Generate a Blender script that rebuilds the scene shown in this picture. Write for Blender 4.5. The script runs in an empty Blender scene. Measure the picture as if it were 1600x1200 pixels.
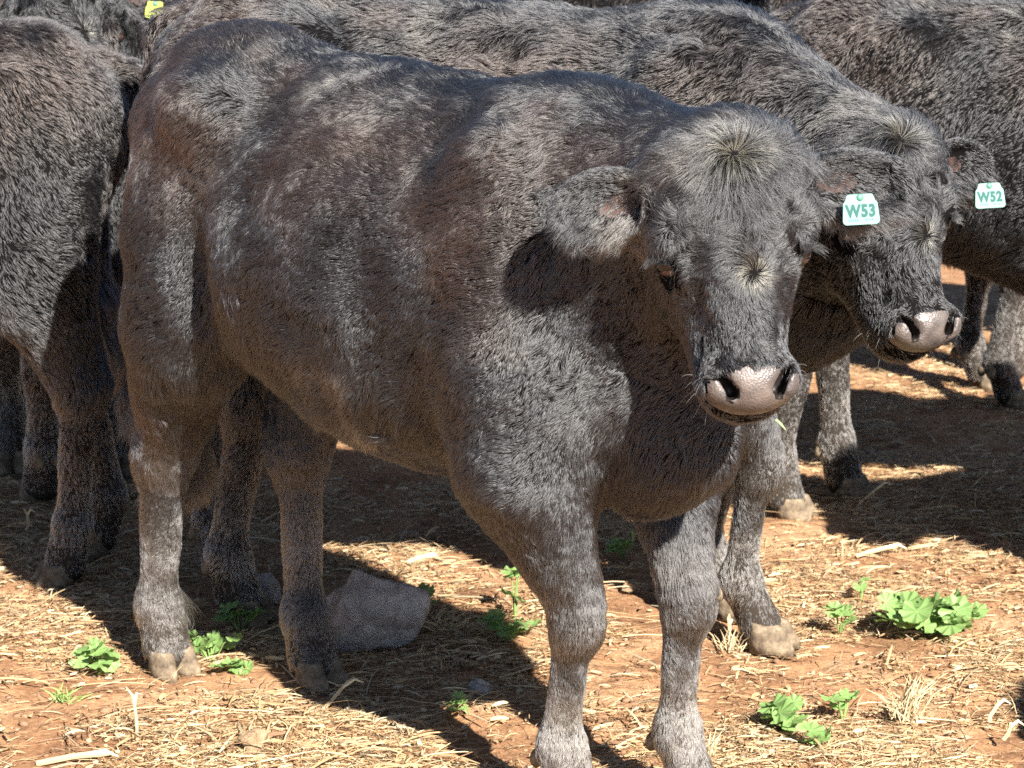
import bpy, math, random
import numpy as np
from mathutils import Vector, Matrix, Euler

# ------------------------------------------------------------------ camera, sky, sun, exposure
S = bpy.context.scene
C = S.collection
CAM_H, PITCH, FPX = 1.5, 11.5, 3900.0
cam = bpy.data.cameras.new('camera')
cam.sensor_width = 36.0
cam.lens = FPX / 1600.0 * 36.0
cam.clip_start, cam.clip_end = 0.1, 1000.0
cam.dof.use_dof = True
cam.dof.focus_distance = 4.0
cam.dof.aperture_fstop = 11.0
camo = bpy.data.objects.new('camera', cam)
C.objects.link(camo)
camo.location = (0, 0, CAM_H)
camo.rotation_euler = (math.radians(90 - PITCH), 0, 0)
S.camera = camo

SUN_EL, SUN_AZ = 36.0, 24.5          # azimuth measured from the camera's own side towards the right
sx, sy = math.sin(math.radians(SUN_AZ)), -math.cos(math.radians(SUN_AZ))
SUN_DIR = Vector((sx * math.cos(math.radians(SUN_EL)), sy * math.cos(math.radians(SUN_EL)), math.sin(math.radians(SUN_EL))))
W = bpy.data.worlds.new('World')
S.world = W
W.use_nodes = True
nt = W.node_tree
bg = nt.nodes['Background']
sky = nt.nodes.new('ShaderNodeTexSky')
sky.sky_type = 'NISHITA'
sky.sun_disc = False
sky.altitude = 900.0
sky.air_density = 0.7
sky.dust_density = 0.3
sky.sun_elevation = math.radians(SUN_EL)
sky.sun_rotation = math.atan2(SUN_DIR.x, SUN_DIR.y)
nt.links.new(sky.outputs[0], bg.inputs[0])
bg.inputs[1].default_value = 0.05
sl = bpy.data.lights.new('sun', 'SUN')
sl.energy = 5.0
sl.angle = math.radians(0.55)
sl.color = (1.0, 0.955, 0.88)
so = bpy.data.objects.new('sun', sl)
C.objects.link(so)
so.rotation_euler = (-SUN_DIR).to_track_quat('-Z', 'Y').to_euler()
so.location = SUN_DIR * 20
S.view_settings.view_transform = 'Standard'
S.view_settings.look = 'None'
S.view_settings.gamma = 1.0
S.view_settings.use_curve_mapping = False
S.view_settings.exposure = 1.78
S.render.engine = 'CYCLES'
S.cycles.max_bounces = 6
S.cycles.diffuse_bounces = 2
S.cycles.glossy_bounces = 2
S.cycles.transmission_bounces = 5
S.cycles.transparent_max_bounces = 6
S.cycles.use_denoising = False
S.cycles_curves.shape = 'RIBBONS'
S.cycles_curves.subdivisions = 1

rng = np.random.default_rng(7)
random.seed(7)

# ------------------------------------------------------------------ small helpers
def unproject(px, py, D):
    """point at horizontal distance D on the sight line of photo pixel (px, py)"""
    a = math.radians(PITCH) + math.atan((py - 600) / FPX)
    z = CAM_H - D * math.tan(a)
    zc = D * math.cos(math.radians(PITCH)) + (CAM_H - z) * math.sin(math.radians(PITCH))
    return Vector(((px - 800) / FPX * zc, D, z))

def ground_at(px, py):
    a = math.radians(PITCH) + math.atan((py - 600) / FPX)
    return unproject(px, py, CAM_H / math.tan(a))

_seed = np.random.default_rng(99)
LAT = _seed.random((32, 32, 32)).astype(np.float32) * 2 - 1
def vnoise(p, scale, off=0.0):
    q = p / scale + off
    i = np.floor(q).astype(np.int64)
    f = (q - i).astype(np.float32)
    f = f * f * (3 - 2 * f)
    i &= 31
    j = (i + 1) & 31
    x0, y0, z0, x1, y1, z1 = i[:, 0], i[:, 1], i[:, 2], j[:, 0], j[:, 1], j[:, 2]
    fx, fy, fz = f[:, 0], f[:, 1], f[:, 2]
    a = LAT[x0, y0, z0] * (1 - fx) + LAT[x1, y0, z0] * fx
    b = LAT[x0, y1, z0] * (1 - fx) + LAT[x1, y1, z0] * fx
    c = LAT[x0, y0, z1] * (1 - fx) + LAT[x1, y0, z1] * fx
    d = LAT[x0, y1, z1] * (1 - fx) + LAT[x1, y1, z1] * fx
    return (a * (1 - fy) + b * fy) * (1 - fz) + (c * (1 - fy) + d * fy) * fz

def vnoise3(p, scale, off=0.0):
    return np.stack([vnoise(p, scale, off + 3.3), vnoise(p, scale, off + 11.7), vnoise(p, scale, off + 23.1)], 1)

def norm(v):
    return v / np.maximum(np.linalg.norm(v, axis=-1, keepdims=True), 1e-9)

def mesh_obj(name, V, F, mats, parent=None, smooth=True, matidx=None):
    V = np.asarray(V, np.float32)
    me = bpy.data.meshes.new(name)
    if isinstance(F, np.ndarray):
        n, k = F.shape
        me.vertices.add(len(V)); me.vertices.foreach_set('co', V.ravel())
        me.loops.add(n * k); me.loops.foreach_set('vertex_index', F.astype(np.int32).ravel())
        me.polygons.add(n); me.polygons.foreach_set('loop_start', np.arange(0, n * k, k, dtype=np.int32))
        me.update(calc_edges=True)
    else:
        me.from_pydata([tuple(v) for v in V], [], F)
        me.update()
    if smooth:
        me.polygons.foreach_set('use_smooth', np.ones(len(me.polygons), bool))
    for m in (mats if isinstance(mats, (list, tuple)) else [mats]):
        me.materials.append(m)
    if matidx is not None:
        me.polygons.foreach_set('material_index', np.asarray(matidx, np.int32))
    o = bpy.data.objects.new(name, me)
    C.objects.link(o)
    if parent is not None:
        o.parent = parent
    return o

def color_attr(o, cols, name='tint'):
    a = o.data.color_attributes.new(name, 'FLOAT_COLOR', 'POINT')
    c = np.ones((len(cols), 4), np.float32); c[:, :3] = cols
    a.data.foreach_set('color', c.ravel())

def tag(o, label, cat, group=None, kind=None):
    if label: o['label'] = label
    if cat: o['category'] = cat
    if group: o['group'] = group
    if kind: o['kind'] = kind
    return o

def empty(name, loc, rz=0.0):
    o = bpy.data.objects.new(name, None)
    o.empty_display_size = 0.1
    C.objects.link(o)
    o.location = loc
    o.rotation_euler = (0, 0, rz)
    return o

def mat(name, base=(0.5, 0.5, 0.5), rough=0.8, spec=0.3):
    m = bpy.data.materials.new(name)
    m.use_nodes = True
    b = m.node_tree.nodes['Principled BSDF']
    b.inputs['Base Color'].default_value = (*base, 1)
    b.inputs['Roughness'].default_value = rough
    b.inputs['Specular IOR Level'].default_value = spec
    return m, m.node_tree, b

def N(nt, kind, **kw):
    n = nt.nodes.new(kind)
    for k, v in kw.items():
        if k in n.inputs.keys() if isinstance(k, str) else False:
            n.inputs[k].default_value = v
        else:
            setattr(n, k, v)
    return n

def ramp(nt, fac, stops):
    r = nt.nodes.new('ShaderNodeValToRGB')
    while len(r.color_ramp.elements) < len(stops):
        r.color_ramp.elements.new(0.5)
    for e, (p, c) in zip(r.color_ramp.elements, stops):
        e.position = p
        e.color = (*c, 1)
    nt.links.new(fac, r.inputs[0])
    return r.outputs[0]

def noise(nt, vec, scale, detail=4, rough=0.55, dist=0.0):
    n = nt.nodes.new('ShaderNodeTexNoise')
    n.inputs['Scale'].default_value = scale
    n.inputs['Detail'].default_value = detail
    n.inputs['Roughness'].default_value = rough
    n.inputs['Distortion'].default_value = dist
    if vec is not None: nt.links.new(vec, n.inputs['Vector'])
    return n.outputs['Fac']

def bump(nt, b, h, strength, dist):
    n = nt.nodes.new('ShaderNodeBump')
    n.inputs['Strength'].default_value = strength
    n.inputs['Distance'].default_value = dist
    nt.links.new(h, n.inputs['Height'])
    nt.links.new(n.outputs[0], b.inputs['Normal'])

def objvec(nt):
    return nt.nodes.new('ShaderNodeTexCoord').outputs['Object']

# ------------------------------------------------------------------ materials
def attr_material(name, rough, spec, transl=0.0, sheen=0.0, attr='tint'):
    m, t, b = mat(name, rough=rough, spec=spec)
    a = t.nodes.new('ShaderNodeAttribute'); a.attribute_name = attr
    t.links.new(a.outputs['Color'], b.inputs['Base Color'])
    if transl > 0:
        tr = t.nodes.new('ShaderNodeBsdfTranslucent')
        t.links.new(a.outputs['Color'], tr.inputs[0])
        mx = t.nodes.new('ShaderNodeMixShader'); mx.inputs[0].default_value = transl
        t.links.new(b.outputs[0], mx.inputs[1]); t.links.new(tr.outputs[0], mx.inputs[2])
        t.links.new(mx.outputs[0], t.nodes['Material Output'].inputs[0])
    return m, t, b

M = {}
M['skin'], t_, b_ = mat('hide', (0.0055, 0.005, 0.005), 0.95, 0.04)
v_ = objvec(t_)
bump(t_, b_, noise(t_, v_, 90, 4), 0.5, 0.004)
sp_ = t_.nodes.new('ShaderNodeSeparateXYZ'); t_.links.new(v_, sp_.inputs[0])
mp_ = t_.nodes.new('ShaderNodeMapRange'); mp_.inputs[1].default_value = 0.55; mp_.inputs[2].default_value = 0.05
t_.links.new(sp_.outputs['Z'], mp_.inputs[0])
t_.links.new(ramp(t_, mp_.outputs[0], [(0.0, (0.0055, 0.005, 0.005)), (1.0, (0.036, 0.029, 0.023))]), b_.inputs['Base Color'])

m = bpy.data.materials.new('coat_hair'); m.use_nodes = True
t = m.node_tree; t.nodes.remove(t.nodes['Principled BSDF'])
h = t.nodes.new('ShaderNodeBsdfHairPrincipled')
h.model = 'CHIANG'; h.parametrization = 'COLOR'
a = t.nodes.new('ShaderNodeAttribute'); a.attribute_name = 'tint'
t.links.new(a.outputs['Color'], h.inputs['Color'])
h.inputs['Roughness'].default_value = 0.38
h.inputs['Radial Roughness'].default_value = 0.58
h.inputs['Random Roughness'].default_value = 0.1
h.inputs['IOR'].default_value = 1.86
h.inputs['Coat'].default_value = 0.0
t.links.new(h.outputs[0], t.nodes['Material Output'].inputs[0])
M['coat'] = m

M['nose'], t_, b_ = mat('nose_skin', (0.16, 0.12, 0.10), 0.32, 0.6)
v_ = objvec(t_)
t_.links.new(ramp(t_, noise(t_, v_, 28, 5), [(0.32, (0.045, 0.038, 0.036)), (0.5, (0.095, 0.078, 0.070)), (0.68, (0.15, 0.12, 0.105))]), b_.inputs['Base Color'])
vo = t_.nodes.new('ShaderNodeTexVoronoi'); vo.inputs['Scale'].default_value = 330; t_.links.new(v_, vo.inputs['Vector'])
bump(t_, b_, vo.outputs['Distance'], 0.6, 0.0014)
t_.links.new(ramp(t_, noise(t_, v_, 40, 3), [(0.38, (0.30,) * 3), (0.62, (0.6,) * 3)]), b_.inputs['Roughness'])

M['hoof'], t_, b_ = mat('hoof_horn', (0.2, 0.17, 0.12), 0.8, 0.2)
v_ = objvec(t_)
t_.links.new(ramp(t_, noise(t_, v_, 45, 6, 0.65), [(0.3, (0.06, 0.045, 0.032)), (0.5, (0.16, 0.12, 0.08)), (0.7, (0.30, 0.24, 0.16))]), b_.inputs['Base Color'])
bump(t_, b_, noise(t_, v_, 160, 4), 0.7, 0.003)

M['nostril'], t_, b_ = mat('nostril_shade', (0.012, 0.009, 0.008), 0.5, 0.3)  # near-black colour paints in the shade deep inside the nostrils
M['eye'], t_, b_ = mat('eyeball', (0.008, 0.006, 0.006), 0.08, 0.6)
M['lid'], t_, b_ = mat('eyelid_skin', (0.055, 0.035, 0.03), 0.4, 0.5)
t_.links.new(ramp(t_, noise(t_, objvec(t_), 60, 3), [(0.40, (0.01, 0.008, 0.007)), (0.65, (0.10, 0.055, 0.042))]), b_.inputs['Base Color'])
M['ear_skin'], t_, b_ = mat('inner_ear_skin', (0.16, 0.09, 0.07), 0.6, 0.3)
t_.links.new(ramp(t_, noise(t_, objvec(t_), 60, 3), [(0.35, (0.012, 0.008, 0.007)), (0.65, (0.065, 0.034, 0.027))]), b_.inputs['Base Color'])
M['tag'], t_, b_ = mat('ear_tag_plastic', (0.17, 0.55, 0.45), 0.4, 0.5)
t_.links.new(ramp(t_, noise(t_, objvec(t_), 70, 4), [(0.3, (0.055, 0.175, 0.14)), (0.6, (0.08, 0.23, 0.19))]), b_.inputs['Base Color'])
M['tag_yellow'], t_, b_ = mat('yellow_ear_tag_plastic', (0.30, 0.34, 0.05), 0.45, 0.5)
M['tag_neck'], t_, b_ = mat('ear_tag_neck_plastic', (0.07, 0.20, 0.14), 0.45, 0.5)
M['print'], t_, b_ = mat('tag_print', (0.006, 0.07, 0.06), 0.6, 0.3)
M['print_faint'], t_, b_ = mat('tag_print_faint', (0.06, 0.19, 0.155), 0.6, 0.3)

# ------------------------------------------------------------------ distance-field modelling of the cattle
class Field:
    def __init__(s, xs, ys, zs):
        s.ax = (xs.astype(np.float32), ys.astype(np.float32), zs.astype(np.float32))
        s.d = np.full((len(xs), len(ys), len(zs)), 0.3, np.float32)
    def _box(s, lo, hi):
        sl = []
        for k in range(3):
            a = np.searchsorted(s.ax[k], lo[k]); b = np.searchsorted(s.ax[k], hi[k])
            if b <= a: return None
            sl.append(slice(a, b))
        return tuple(sl)
    def _pts(s, sl):
        return np.meshgrid(s.ax[0][sl[0]], s.ax[1][sl[1]], s.ax[2][sl[2]], indexing='ij', sparse=True)
    def _merge(s, sl, d, k, sub):
        o = s.d[sl]
        if sub:
            hh = np.clip(0.5 - 0.5 * (o + d) / k, 0, 1)
            s.d[sl] = o * (1 - hh) + (-d) * hh + k * hh * (1 - hh)
        else:
            hh = np.clip(0.5 + 0.5 * (o - d) / k, 0, 1)
            s.d[sl] = o * (1 - hh) + d * hh - k * hh * (1 - hh)
    def ell(s, c, r, R=None, k=0.05, sub=False):
        c = np.array(c, float); r = np.array(r, float)
        R = np.eye(3) if R is None else np.array(R)         # rows = ellipsoid axes in cow space
        ext = np.sqrt(((R.T * r) ** 2).sum(1)) + k + 0.02
        sl = s._box(c - ext, c + ext)
        if sl is None: return
        X, Y, Z = s._pts(sl)
        X, Y, Z = X - c[0], Y - c[1], Z - c[2]
        k0 = 0; k1 = 0
        for i in range(3):
            q = (X * R[i][0] + Y * R[i][1] + Z * R[i][2]) / r[i]
            k0 = k0 + q * q; k1 = k1 + (q / r[i]) ** 2
        k0 = np.sqrt(k0); k1 = np.sqrt(k1) + 1e-6
        s._merge(sl, k0 * (k0 - 1) / k1, k, sub)
    def cone(s, a, b, ra, rb, k=0.04, sq=None, sub=False):
        """tapered capsule; sq = (axis, factor) squashes it across that axis"""
        a = np.array(a, float); b = np.array(b, float)
        m_ = max(ra, rb) * (max(1, sq[1]) if sq else 1) + k + 0.02
        sl = s._box(np.minimum(a, b) - m_, np.maximum(a, b) + m_)
        if sl is None: return
        X, Y, Z = s._pts(sl)
        X, Y, Z = X - a[0], Y - a[1], Z - a[2]
        ab = b - a
        if sq:
            n = np.array(sq[0], float); n /= np.linalg.norm(n); g = 1.0 / sq[1] - 1.0
            dn = X * n[0] + Y * n[1] + Z * n[2]
            X = X + dn * n[0] * g; Y = Y + dn * n[1] * g; Z = Z + dn * n[2] * g
            ab = ab + ab.dot(n) * n * g
        tt = np.clip((X * ab[0] + Y * ab[1] + Z * ab[2]) / max(ab.dot(ab), 1e-9), 0, 1)
        d = np.sqrt((X - tt * ab[0]) ** 2 + (Y - tt * ab[1]) ** 2 + (Z - tt * ab[2]) ** 2) - (ra + (rb - ra) * tt)
        if sq: d = d * min(1, sq[1])
        s._merge(sl, d, k, sub)
    def mesh(s):
        d = s.d; xs, ys, zs = s.ax
        ins = d < 0
        nx, ny, nz = d.shape
        cs = (nx - 1, ny - 1, nz - 1)
        acc = np.zeros(cs + (3,), np.float32); cnt = np.zeros(cs, np.float32)
        quads = []
        full = [np.arange(n) for n in (nx, ny, nz)]
        axes = s.ax
        edges = []
        for A in range(3):
            s0 = [slice(None)] * 3; s1 = [slice(None)] * 3
            s0[A] = slice(0, -1); s1[A] = slice(1, None)
            cr = ins[tuple(s0)] != ins[tuple(s1)]
            I = np.argwhere(cr)
            B, D = [(1, 2), (2, 0), (0, 1)][A]
            sh = np.array(d.shape)
            ok = (I[:, B] > 0) & (I[:, B] < sh[B] - 1) & (I[:, D] > 0) & (I[:, D] < sh[D] - 1)
            I = I[ok]
            J = I.copy(); J[:, A] += 1
            d0 = d[I[:, 0], I[:, 1], I[:, 2]]; d1 = d[J[:, 0], J[:, 1], J[:, 2]]
            tt = d0 / (d0 - d1)
            P = np.stack([axes[q][I[:, q]] for q in range(3)], 1)
            P[:, A] += tt * (axes[A][J[:, A]] - axes[A][I[:, A]])
            cells = []
            for (ob, od) in ((-1, -1), (0, -1), (0, 0), (-1, 0)):
                K = I.copy(); K[:, B] += ob; K[:, D] += od
                idx = np.ravel_multi_index((K[:, 0], K[:, 1], K[:, 2]), cs)
                for q in range(3):
                    acc[..., q].reshape(-1)[:] += np.bincount(idx, P[:, q], minlength=cnt.size).astype(np.float32) if False else 0
                cells.append(idx)
            edges.append((P, cells, ins[I[:, 0], I[:, 1], I[:, 2]]))
        allidx = np.concatenate([c for e in edges for c in e[1]])
        allP = np.concatenate([e[0] for e in edges for _ in range(4)])
        uniq, inv = np.unique(allidx, return_inverse=True)
        n = len(uniq)
        cntv = np.bincount(inv, minlength=n)
        V = np.stack([np.bincount(inv, allP[:, q], minlength=n) / cntv for q in range(3)], 1)
        Q = []
        p = 0
        for P, cells, inside in edges:
            m_ = len(P)
            q = np.stack([inv[p + i * m_: p + (i + 1) * m_] for i in range(4)], 1)
            p += 4 * m_
            q[~inside] = q[~inside][:, ::-1]
            Q.append(q)
        return V.astype(np.float32), np.concatenate(Q)

def vert_normals(V, F):
    a = V[F[:, 2]] - V[F[:, 0]]; b = V[F[:, 3]] - V[F[:, 1]]
    fn = np.cross(a, b)
    nn = np.zeros_like(V)
    for i in range(4):
        for q in range(3):
            nn[:, q] += np.bincount(F[:, i], fn[:, q], minlength=len(V))
    return norm(nn), fn

def keep_largest(V, F):
    """drop stray islands of the surface"""
    lab = np.arange(len(V))
    while True:
        m_ = lab[F].min(1)
        new = lab.copy()
        for i in range(4): np.minimum.at(new, F[:, i], m_)
        new = new[new]
        if (new == lab).all(): break
        lab = new
    u, c = np.unique(lab, return_counts=True)
    keep = lab == u[c.argmax()]
    idx = np.cumsum(keep) - 1
    F = F[keep[F[:, 0]]]
    return V[keep], idx[F]

def smooth_mesh(V, F, it, w=0.5):
    E = np.concatenate([F[:, [0, 1]], F[:, [1, 2]], F[:, [2, 3]], F[:, [3, 0]]])
    deg = np.bincount(E[:, 0], minlength=len(V)) + np.bincount(E[:, 1], minlength=len(V))
    for _ in range(it):
        s_ = np.stack([np.bincount(E[:, 0], V[E[:, 1], q], minlength=len(V)) + np.bincount(E[:, 1], V[E[:, 0], q], minlength=len(V)) for q in range(3)], 1)
        V = V + w * (s_ / np.maximum(deg, 1)[:, None] - V)
    return V.astype(np.float32)

# ---- head frame: rows u (down the face), v (animal's left), w (out of the face)
def head_frame(face_deg, tilt_deg, roll_deg=0.0):
    f = math.radians(face_deg); t_ = math.radians(tilt_deg)
    n0 = np.array([math.cos(f), math.sin(f), 0]); z = np.array([0, 0, 1.0])
    left = np.array([-math.sin(f), math.cos(f), 0])
    u = n0 * math.sin(t_) - z * math.cos(t_)
    w = n0 * math.cos(t_) + z * math.sin(t_)
    r = math.radians(roll_deg)
    u2 = u * math.cos(r) + left * math.sin(r)
    v2 = left * math.cos(r) - u * math.sin(r)
    return np.stack([u2, v2, w])

WH1, WH2 = (-0.022, 0.004), (0.152, 0.014)     # hair whorls on the poll and between the eyes (u, v)

UO = [-0.20, -0.05, 0.085, 0.236, 0.358, 0.432, 0.60]
UN = [-0.17, -0.05, 0.030, 0.117, 0.262, 0.328, 0.46]
def build_calf(P, res=0.013, hres=0.0052):
    Hd = P['head']; hp = np.array(Hd['poll'], float); R = head_frame(Hd['face'], Hd['tilt'], Hd.get('roll', 0))
    def Hn(u, v, w): return hp + u * R[0] + v * R[1] + w * R[2]
    def H(u, v, w): return Hn(float(np.interp(u, UO, UN)), v, w)
    # grid: coarse on the trunk, fine round the head
    cen = H(0.2, 0, -0.08)
    lim = [(-0.98, 1.25), (-0.62, 0.62), (-0.02, 1.36)]
    axs = []
    for q in range(3):
        ex = sum(abs(R[i][q]) * e for i, e in enumerate((0.30, 0.27 if P.get('fine', True) else 0.2, 0.16)))
        lo, hi = cen[q] - ex, cen[q] + ex
        pts = list(np.arange(lim[q][0], lo, res)) + list(np.arange(max(lo, lim[q][0]), min(hi, lim[q][1]), hres)) + list(np.arange(max(hi, lim[q][0]), lim[q][1], res))
        axs.append(np.array(sorted(pts)))
        axs[-1] = axs[-1][np.concatenate([[True], np.diff(axs[-1]) > 0.0015])]
    f = Field(*axs)
    hz = P.get('hips', 0.04)
    g = P.get('girth', 1.0)
    # trunk
    f.ell((-0.04, 0, 0.87), (0.54, 0.272 * g, 0.28), k=0.1)
    f.ell((0.06, 0, 0.735), (0.31, 0.235 * g, 0.215), k=0.09)
    f.ell((0.36, 0, 0.84), (0.28, 0.215, 0.32), k=0.08)
    f.cone((0.40, 0, 1.06), (-0.12, 0, 1.055), 0.085, 0.10, k=0.09)
    f.cone((-0.10, 0, 1.06), (-0.46, 0, 1.075 + hz), 0.10, 0.10, k=0.09)
    f.ell((-0.43, 0, 0.97 + hz * .5), (0.23, 0.212, 0.225), k=0.08)
    for sgn in (-1, 1):
        f.ell((-0.36, sgn * 0.17, 1.055 + hz), (0.075, 0.055, 0.05), k=0.08)      # hook bone
        f.ell((-0.585, sgn * 0.085, 1.00 + hz), (0.06, 0.05, 0.065), k=0.07)      # pin bone
        f.ell((-0.455, sgn * 0.135, 0.82), (0.132, 0.112, 0.25), k=0.06)          # thigh
        f.ell((-0.41, sgn * 0.16, 0.80), (0.09, 0.085, 0.13), k=0.05)              # stifle
        f.ell((0.37, sgn * 0.165, 0.87), (0.125, 0.07, 0.24), k=0.06)             # shoulder blade
        f.ell((0.45, sgn * 0.15, 0.735), (0.11, 0.075, 0.13), k=0.06)            # point of shoulder
        f.ell((-0.20, sgn * 0.30 * g, 1.01), (0.10, 0.05, 0.10), k=0.08, sub=True)   # hunger hollow
        f.ell((0.165, sgn * 0.325 * g, 0.82), (0.045, 0.075, 0.25), k=0.05, sub=True)
        f.ell((-0.315, sgn * 0.285 * g, 0.82), (0.035, 0.075, 0.20), k=0.05, sub=True)  # crease behind the shoulder
    f.ell((0.54, 0, 0.68), (0.14, 0.105, 0.165), k=0.055)                       # brisket
    f.ell((0.52, 0, 0.84), (0.12, 0.12, 0.15), k=0.07)
    f.cone(H(0.24, 0, -0.21), (0.66, 0, 0.66), 0.045, 0.07, k=0.06, sq=((0, 1, 0), 0.6))   # dewlap
    # neck
    nb = H(0.10, 0, -0.15)
    f.cone((0.42, 0, 0.95), nb, 0.185, 0.125, k=0.09, sq=((0, 1, 0), 0.92))
    f.cone((0.38, 0, 1.05), H(0.05, 0, -0.13), 0.10, 0.085, k=0.08)
    f.cone((0.50, 0, 0.78), H(0.22, 0, -0.22), 0.12, 0.075, k=0.08)
    # fore legs
    legs = []
    for (hx, hy), sgn in zip(P['fore'], (-1, 1)):
        el = np.array((0.43, sgn * 0.155, 0.60)); kn = np.array((hx * .8 + .43 * .2 + 0.015, hy * .9 + sgn * .012, 0.345))
        fe = np.array((hx - 0.025, hy, 0.125)); ho = np.array((hx + 0.012, hy, 0.045))
        f.cone((0.41, sgn * 0.15, 0.74), el, 0.11, 0.098, k=0.06)
        f.cone(el, kn + (-0.004, 0, 0.04), 0.094, 0.046, k=0.04)
        f.ell(kn + (0.006, 0, 0), (0.046, 0.046, 0.055), k=0.025)
        f.cone(kn + (-0.006, 0, -0.03), fe + (0, 0, 0.03), 0.030, 0.027, k=0.025)
        f.ell(fe, (0.038, 0.040, 0.040), k=0.025)
        f.cone(fe, ho, 0.032, 0.040, k=0.02)
        legs.append((ho, (1.0, 0.06 * sgn), fe))
    for (hx, hy), sgn in zip(P['hind'], (-1, 1)):
        hk = np.array((hx + (0.040 if sgn < 0 else -0.035), hy * .9 + sgn * 0.02, 0.435)); st = np.array((-0.46, sgn * 0.15, 0.76))
        th = np.array((hx * .3 - 0.42 * .7, sgn * 0.13, 0.68))
        fe = np.array((hx - 0.010, hy, 0.13)); ho = np.array((hx + 0.01, hy, 0.045))
        f.cone(th, hk + (0.015, 0, 0.02), 0.112, 0.050, k=0.045)
        f.cone(st, hk + (0, 0, 0.02), 0.080, 0.044, k=0.045)
        f.cone(th + (-0.045, 0, -0.02), hk + (-0.028, 0, 0.03), 0.034, 0.022, k=0.04)   # hamstring
        f.ell(hk + (-0.012, 0, 0.0), (0.052, 0.046, 0.055), k=0.03)
        f.cone(hk + (0, 0, -0.03), fe + (0, 0, 0.03), 0.040, 0.035, k=0.03)
        f.ell(fe, (0.044, 0.045, 0.045), k=0.025)
        f.cone(fe, ho, 0.040, 0.046, k=0.02)
        legs.append((ho, (1.0, 0.08 * sgn), fe))
    # tail
    tl = P.get('tail', 0.0)
    tp = [(-0.59, 0, 1.09 + hz), (-0.665, tl * .2, 1.06 + hz), (-0.70, tl * .6, 0.92), (-0.70, tl, 0.74), (-0.69, tl, 0.52)]
    tr = [0.045, 0.036, 0.028, 0.024, 0.022]
    for i in range(4):
        f.cone(tp[i], tp[i + 1], tr[i], tr[i + 1], k=0.02)
    f.cone((-0.69, tl, 0.52), (-0.69, tl, 0.38), 0.03, 0.036, k=0.03)
    # head
    def he(c, r, k=0.03, sub=False, Rr=None):
        if Rr is None: r = (r[0] * 0.84, r[1], r[2])
        f.ell(H(*c) if Rr is None else Hn(*c), r, R if Rr is None else Rr @ R, k=k, sub=sub)
    def hc(a, b, ra, rb, k=0.03, sq=None, sub=False):
        f.cone(H(*a), H(*b), ra, rb, k=k, sq=(R[sq[0]], sq[1]) if sq else None, sub=sub)
    he((0.075, 0, -0.090), (0.105, 0.096, 0.078), 0.05)
    for sgn in (-1, 1): he((0.07, sgn * 0.048, -0.075), (0.10, 0.046, 0.060), 0.035)
    he((0.03, 0, -0.09), (0.07, 0.075, 0.075), 0.04)
    he((0.155, 0, -0.078), (0.125, 0.098, 0.060), 0.04)
    he((0.30, 0, -0.070), (0.14, 0.056, 0.056), 0.04)
    hc((0.17, 0, -0.040), (0.37, 0, -0.036), 0.050, 0.036, 0.03, (1, 1.12))
    for sgn in (-1, 1):
        he((0.20, sgn * 0.052, -0.155), (0.125, 0.046, 0.085), 0.05)
        he((0.180, sgn * 0.090, -0.046), (0.048, 0.024, 0.030), 0.022)             # brow
        he((0.268, sgn * 0.072, -0.062), (0.06, 0.018, 0.022), 0.025)             # cheek bone
        he((0.235, sgn * 0.112, -0.062), (0.026, 0.018, 0.016), 0.016, True)      # socket
        he((0.325, sgn * 0.082, -0.045), (0.075, 0.026, 0.036), 0.030, True)      # hollow beside the bridge
    hc((0.23, 0, -0.135), (0.385, 0, -0.095), 0.086, 0.062, 0.03)
    he((0.392, 0, -0.056), (0.050, 0.071, 0.056), 0.03)                          # muzzle
    he((0.405, 0, -0.040), (0.042, 0.062, 0.040), 0.02)
    hc((0.20, 0, -0.19), (0.40, 0, -0.115), 0.050, 0.030, 0.04, (1, 1.3))
    he((0.418, 0, -0.095), (0.028, 0.046, 0.028), 0.02)                          # chin
    for sgn in (-1, 1):
        he((0.400, sgn * 0.047, -0.022), (0.032, 0.020, 0.020), 0.015)            # nostril wing
        hc((0.380, sgn * 0.051, -0.004), (0.420, sgn * 0.031, 0.000), 0.0065, 0.0100, 0.004, sub=True)
        hc((0.388, sgn * 0.047, -0.028), (0.412, sgn * 0.034, -0.036), 0.007, 0.011, 0.005, sub=True)
        hc((0.384, sgn * 0.049, -0.016), (0.416, sgn * 0.034, -0.018), 0.006, 0.010, 0.005, sub=True)
    hc((0.434, -0.08, -0.066), (0.434, 0.08, -0.066), 0.0035, 0.0035, 0.005, sub=True)   # mouth line
    # ears: cupped leaves
    ears = []
    for sgn in (-1, 1):
        dr = Hd.get('droop', 0.10)
        out = norm(np.array([dr, sgn * 1.0, Hd.get('back', -0.12)]))
        fw = np.array([0.30, sgn * 0.12, 0.95]); fw = norm(fw - fw.dot(out) * out)
        up = np.cross(out, fw)
        Re = np.stack([out, up, fw])
        base = np.array([0.016, sgn * 0.088, -0.085])
        eL = P.get('ear_len', (1.0, 1.0))[0 if sgn < 0 else 1]
        c = base + out * (0.006 + 0.082 * eL)
        f.cone(Hn(*base), Hn(*(base + out * 0.045)), 0.036, 0.034, k=0.03)
        he(c, (0.082 * eL, 0.052, 0.024), 0.012, False, Re)
        he(c + fw * 0.018 + out * 0.004, (0.072 * eL, 0.042, 0.028), 0.008, True, Re)
        ears.append((base, out, up, fw, c))
    V, F = f.mesh()
    V, F = keep_largest(V, F)
    V = smooth_mesh(V, F, 2, 0.4)
    Nn, _ = vert_normals(V, F)
    # lumps of muscle and skin
    amp = vnoise(V, 0.16) * 0.007 + vnoise(V, 0.07, 5.5) * 0.0035
    raw = (V - hp) @ R.T
    hu = raw.copy(); hu[:, 0] = np.interp(raw[:, 0], UN, UO)
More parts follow.
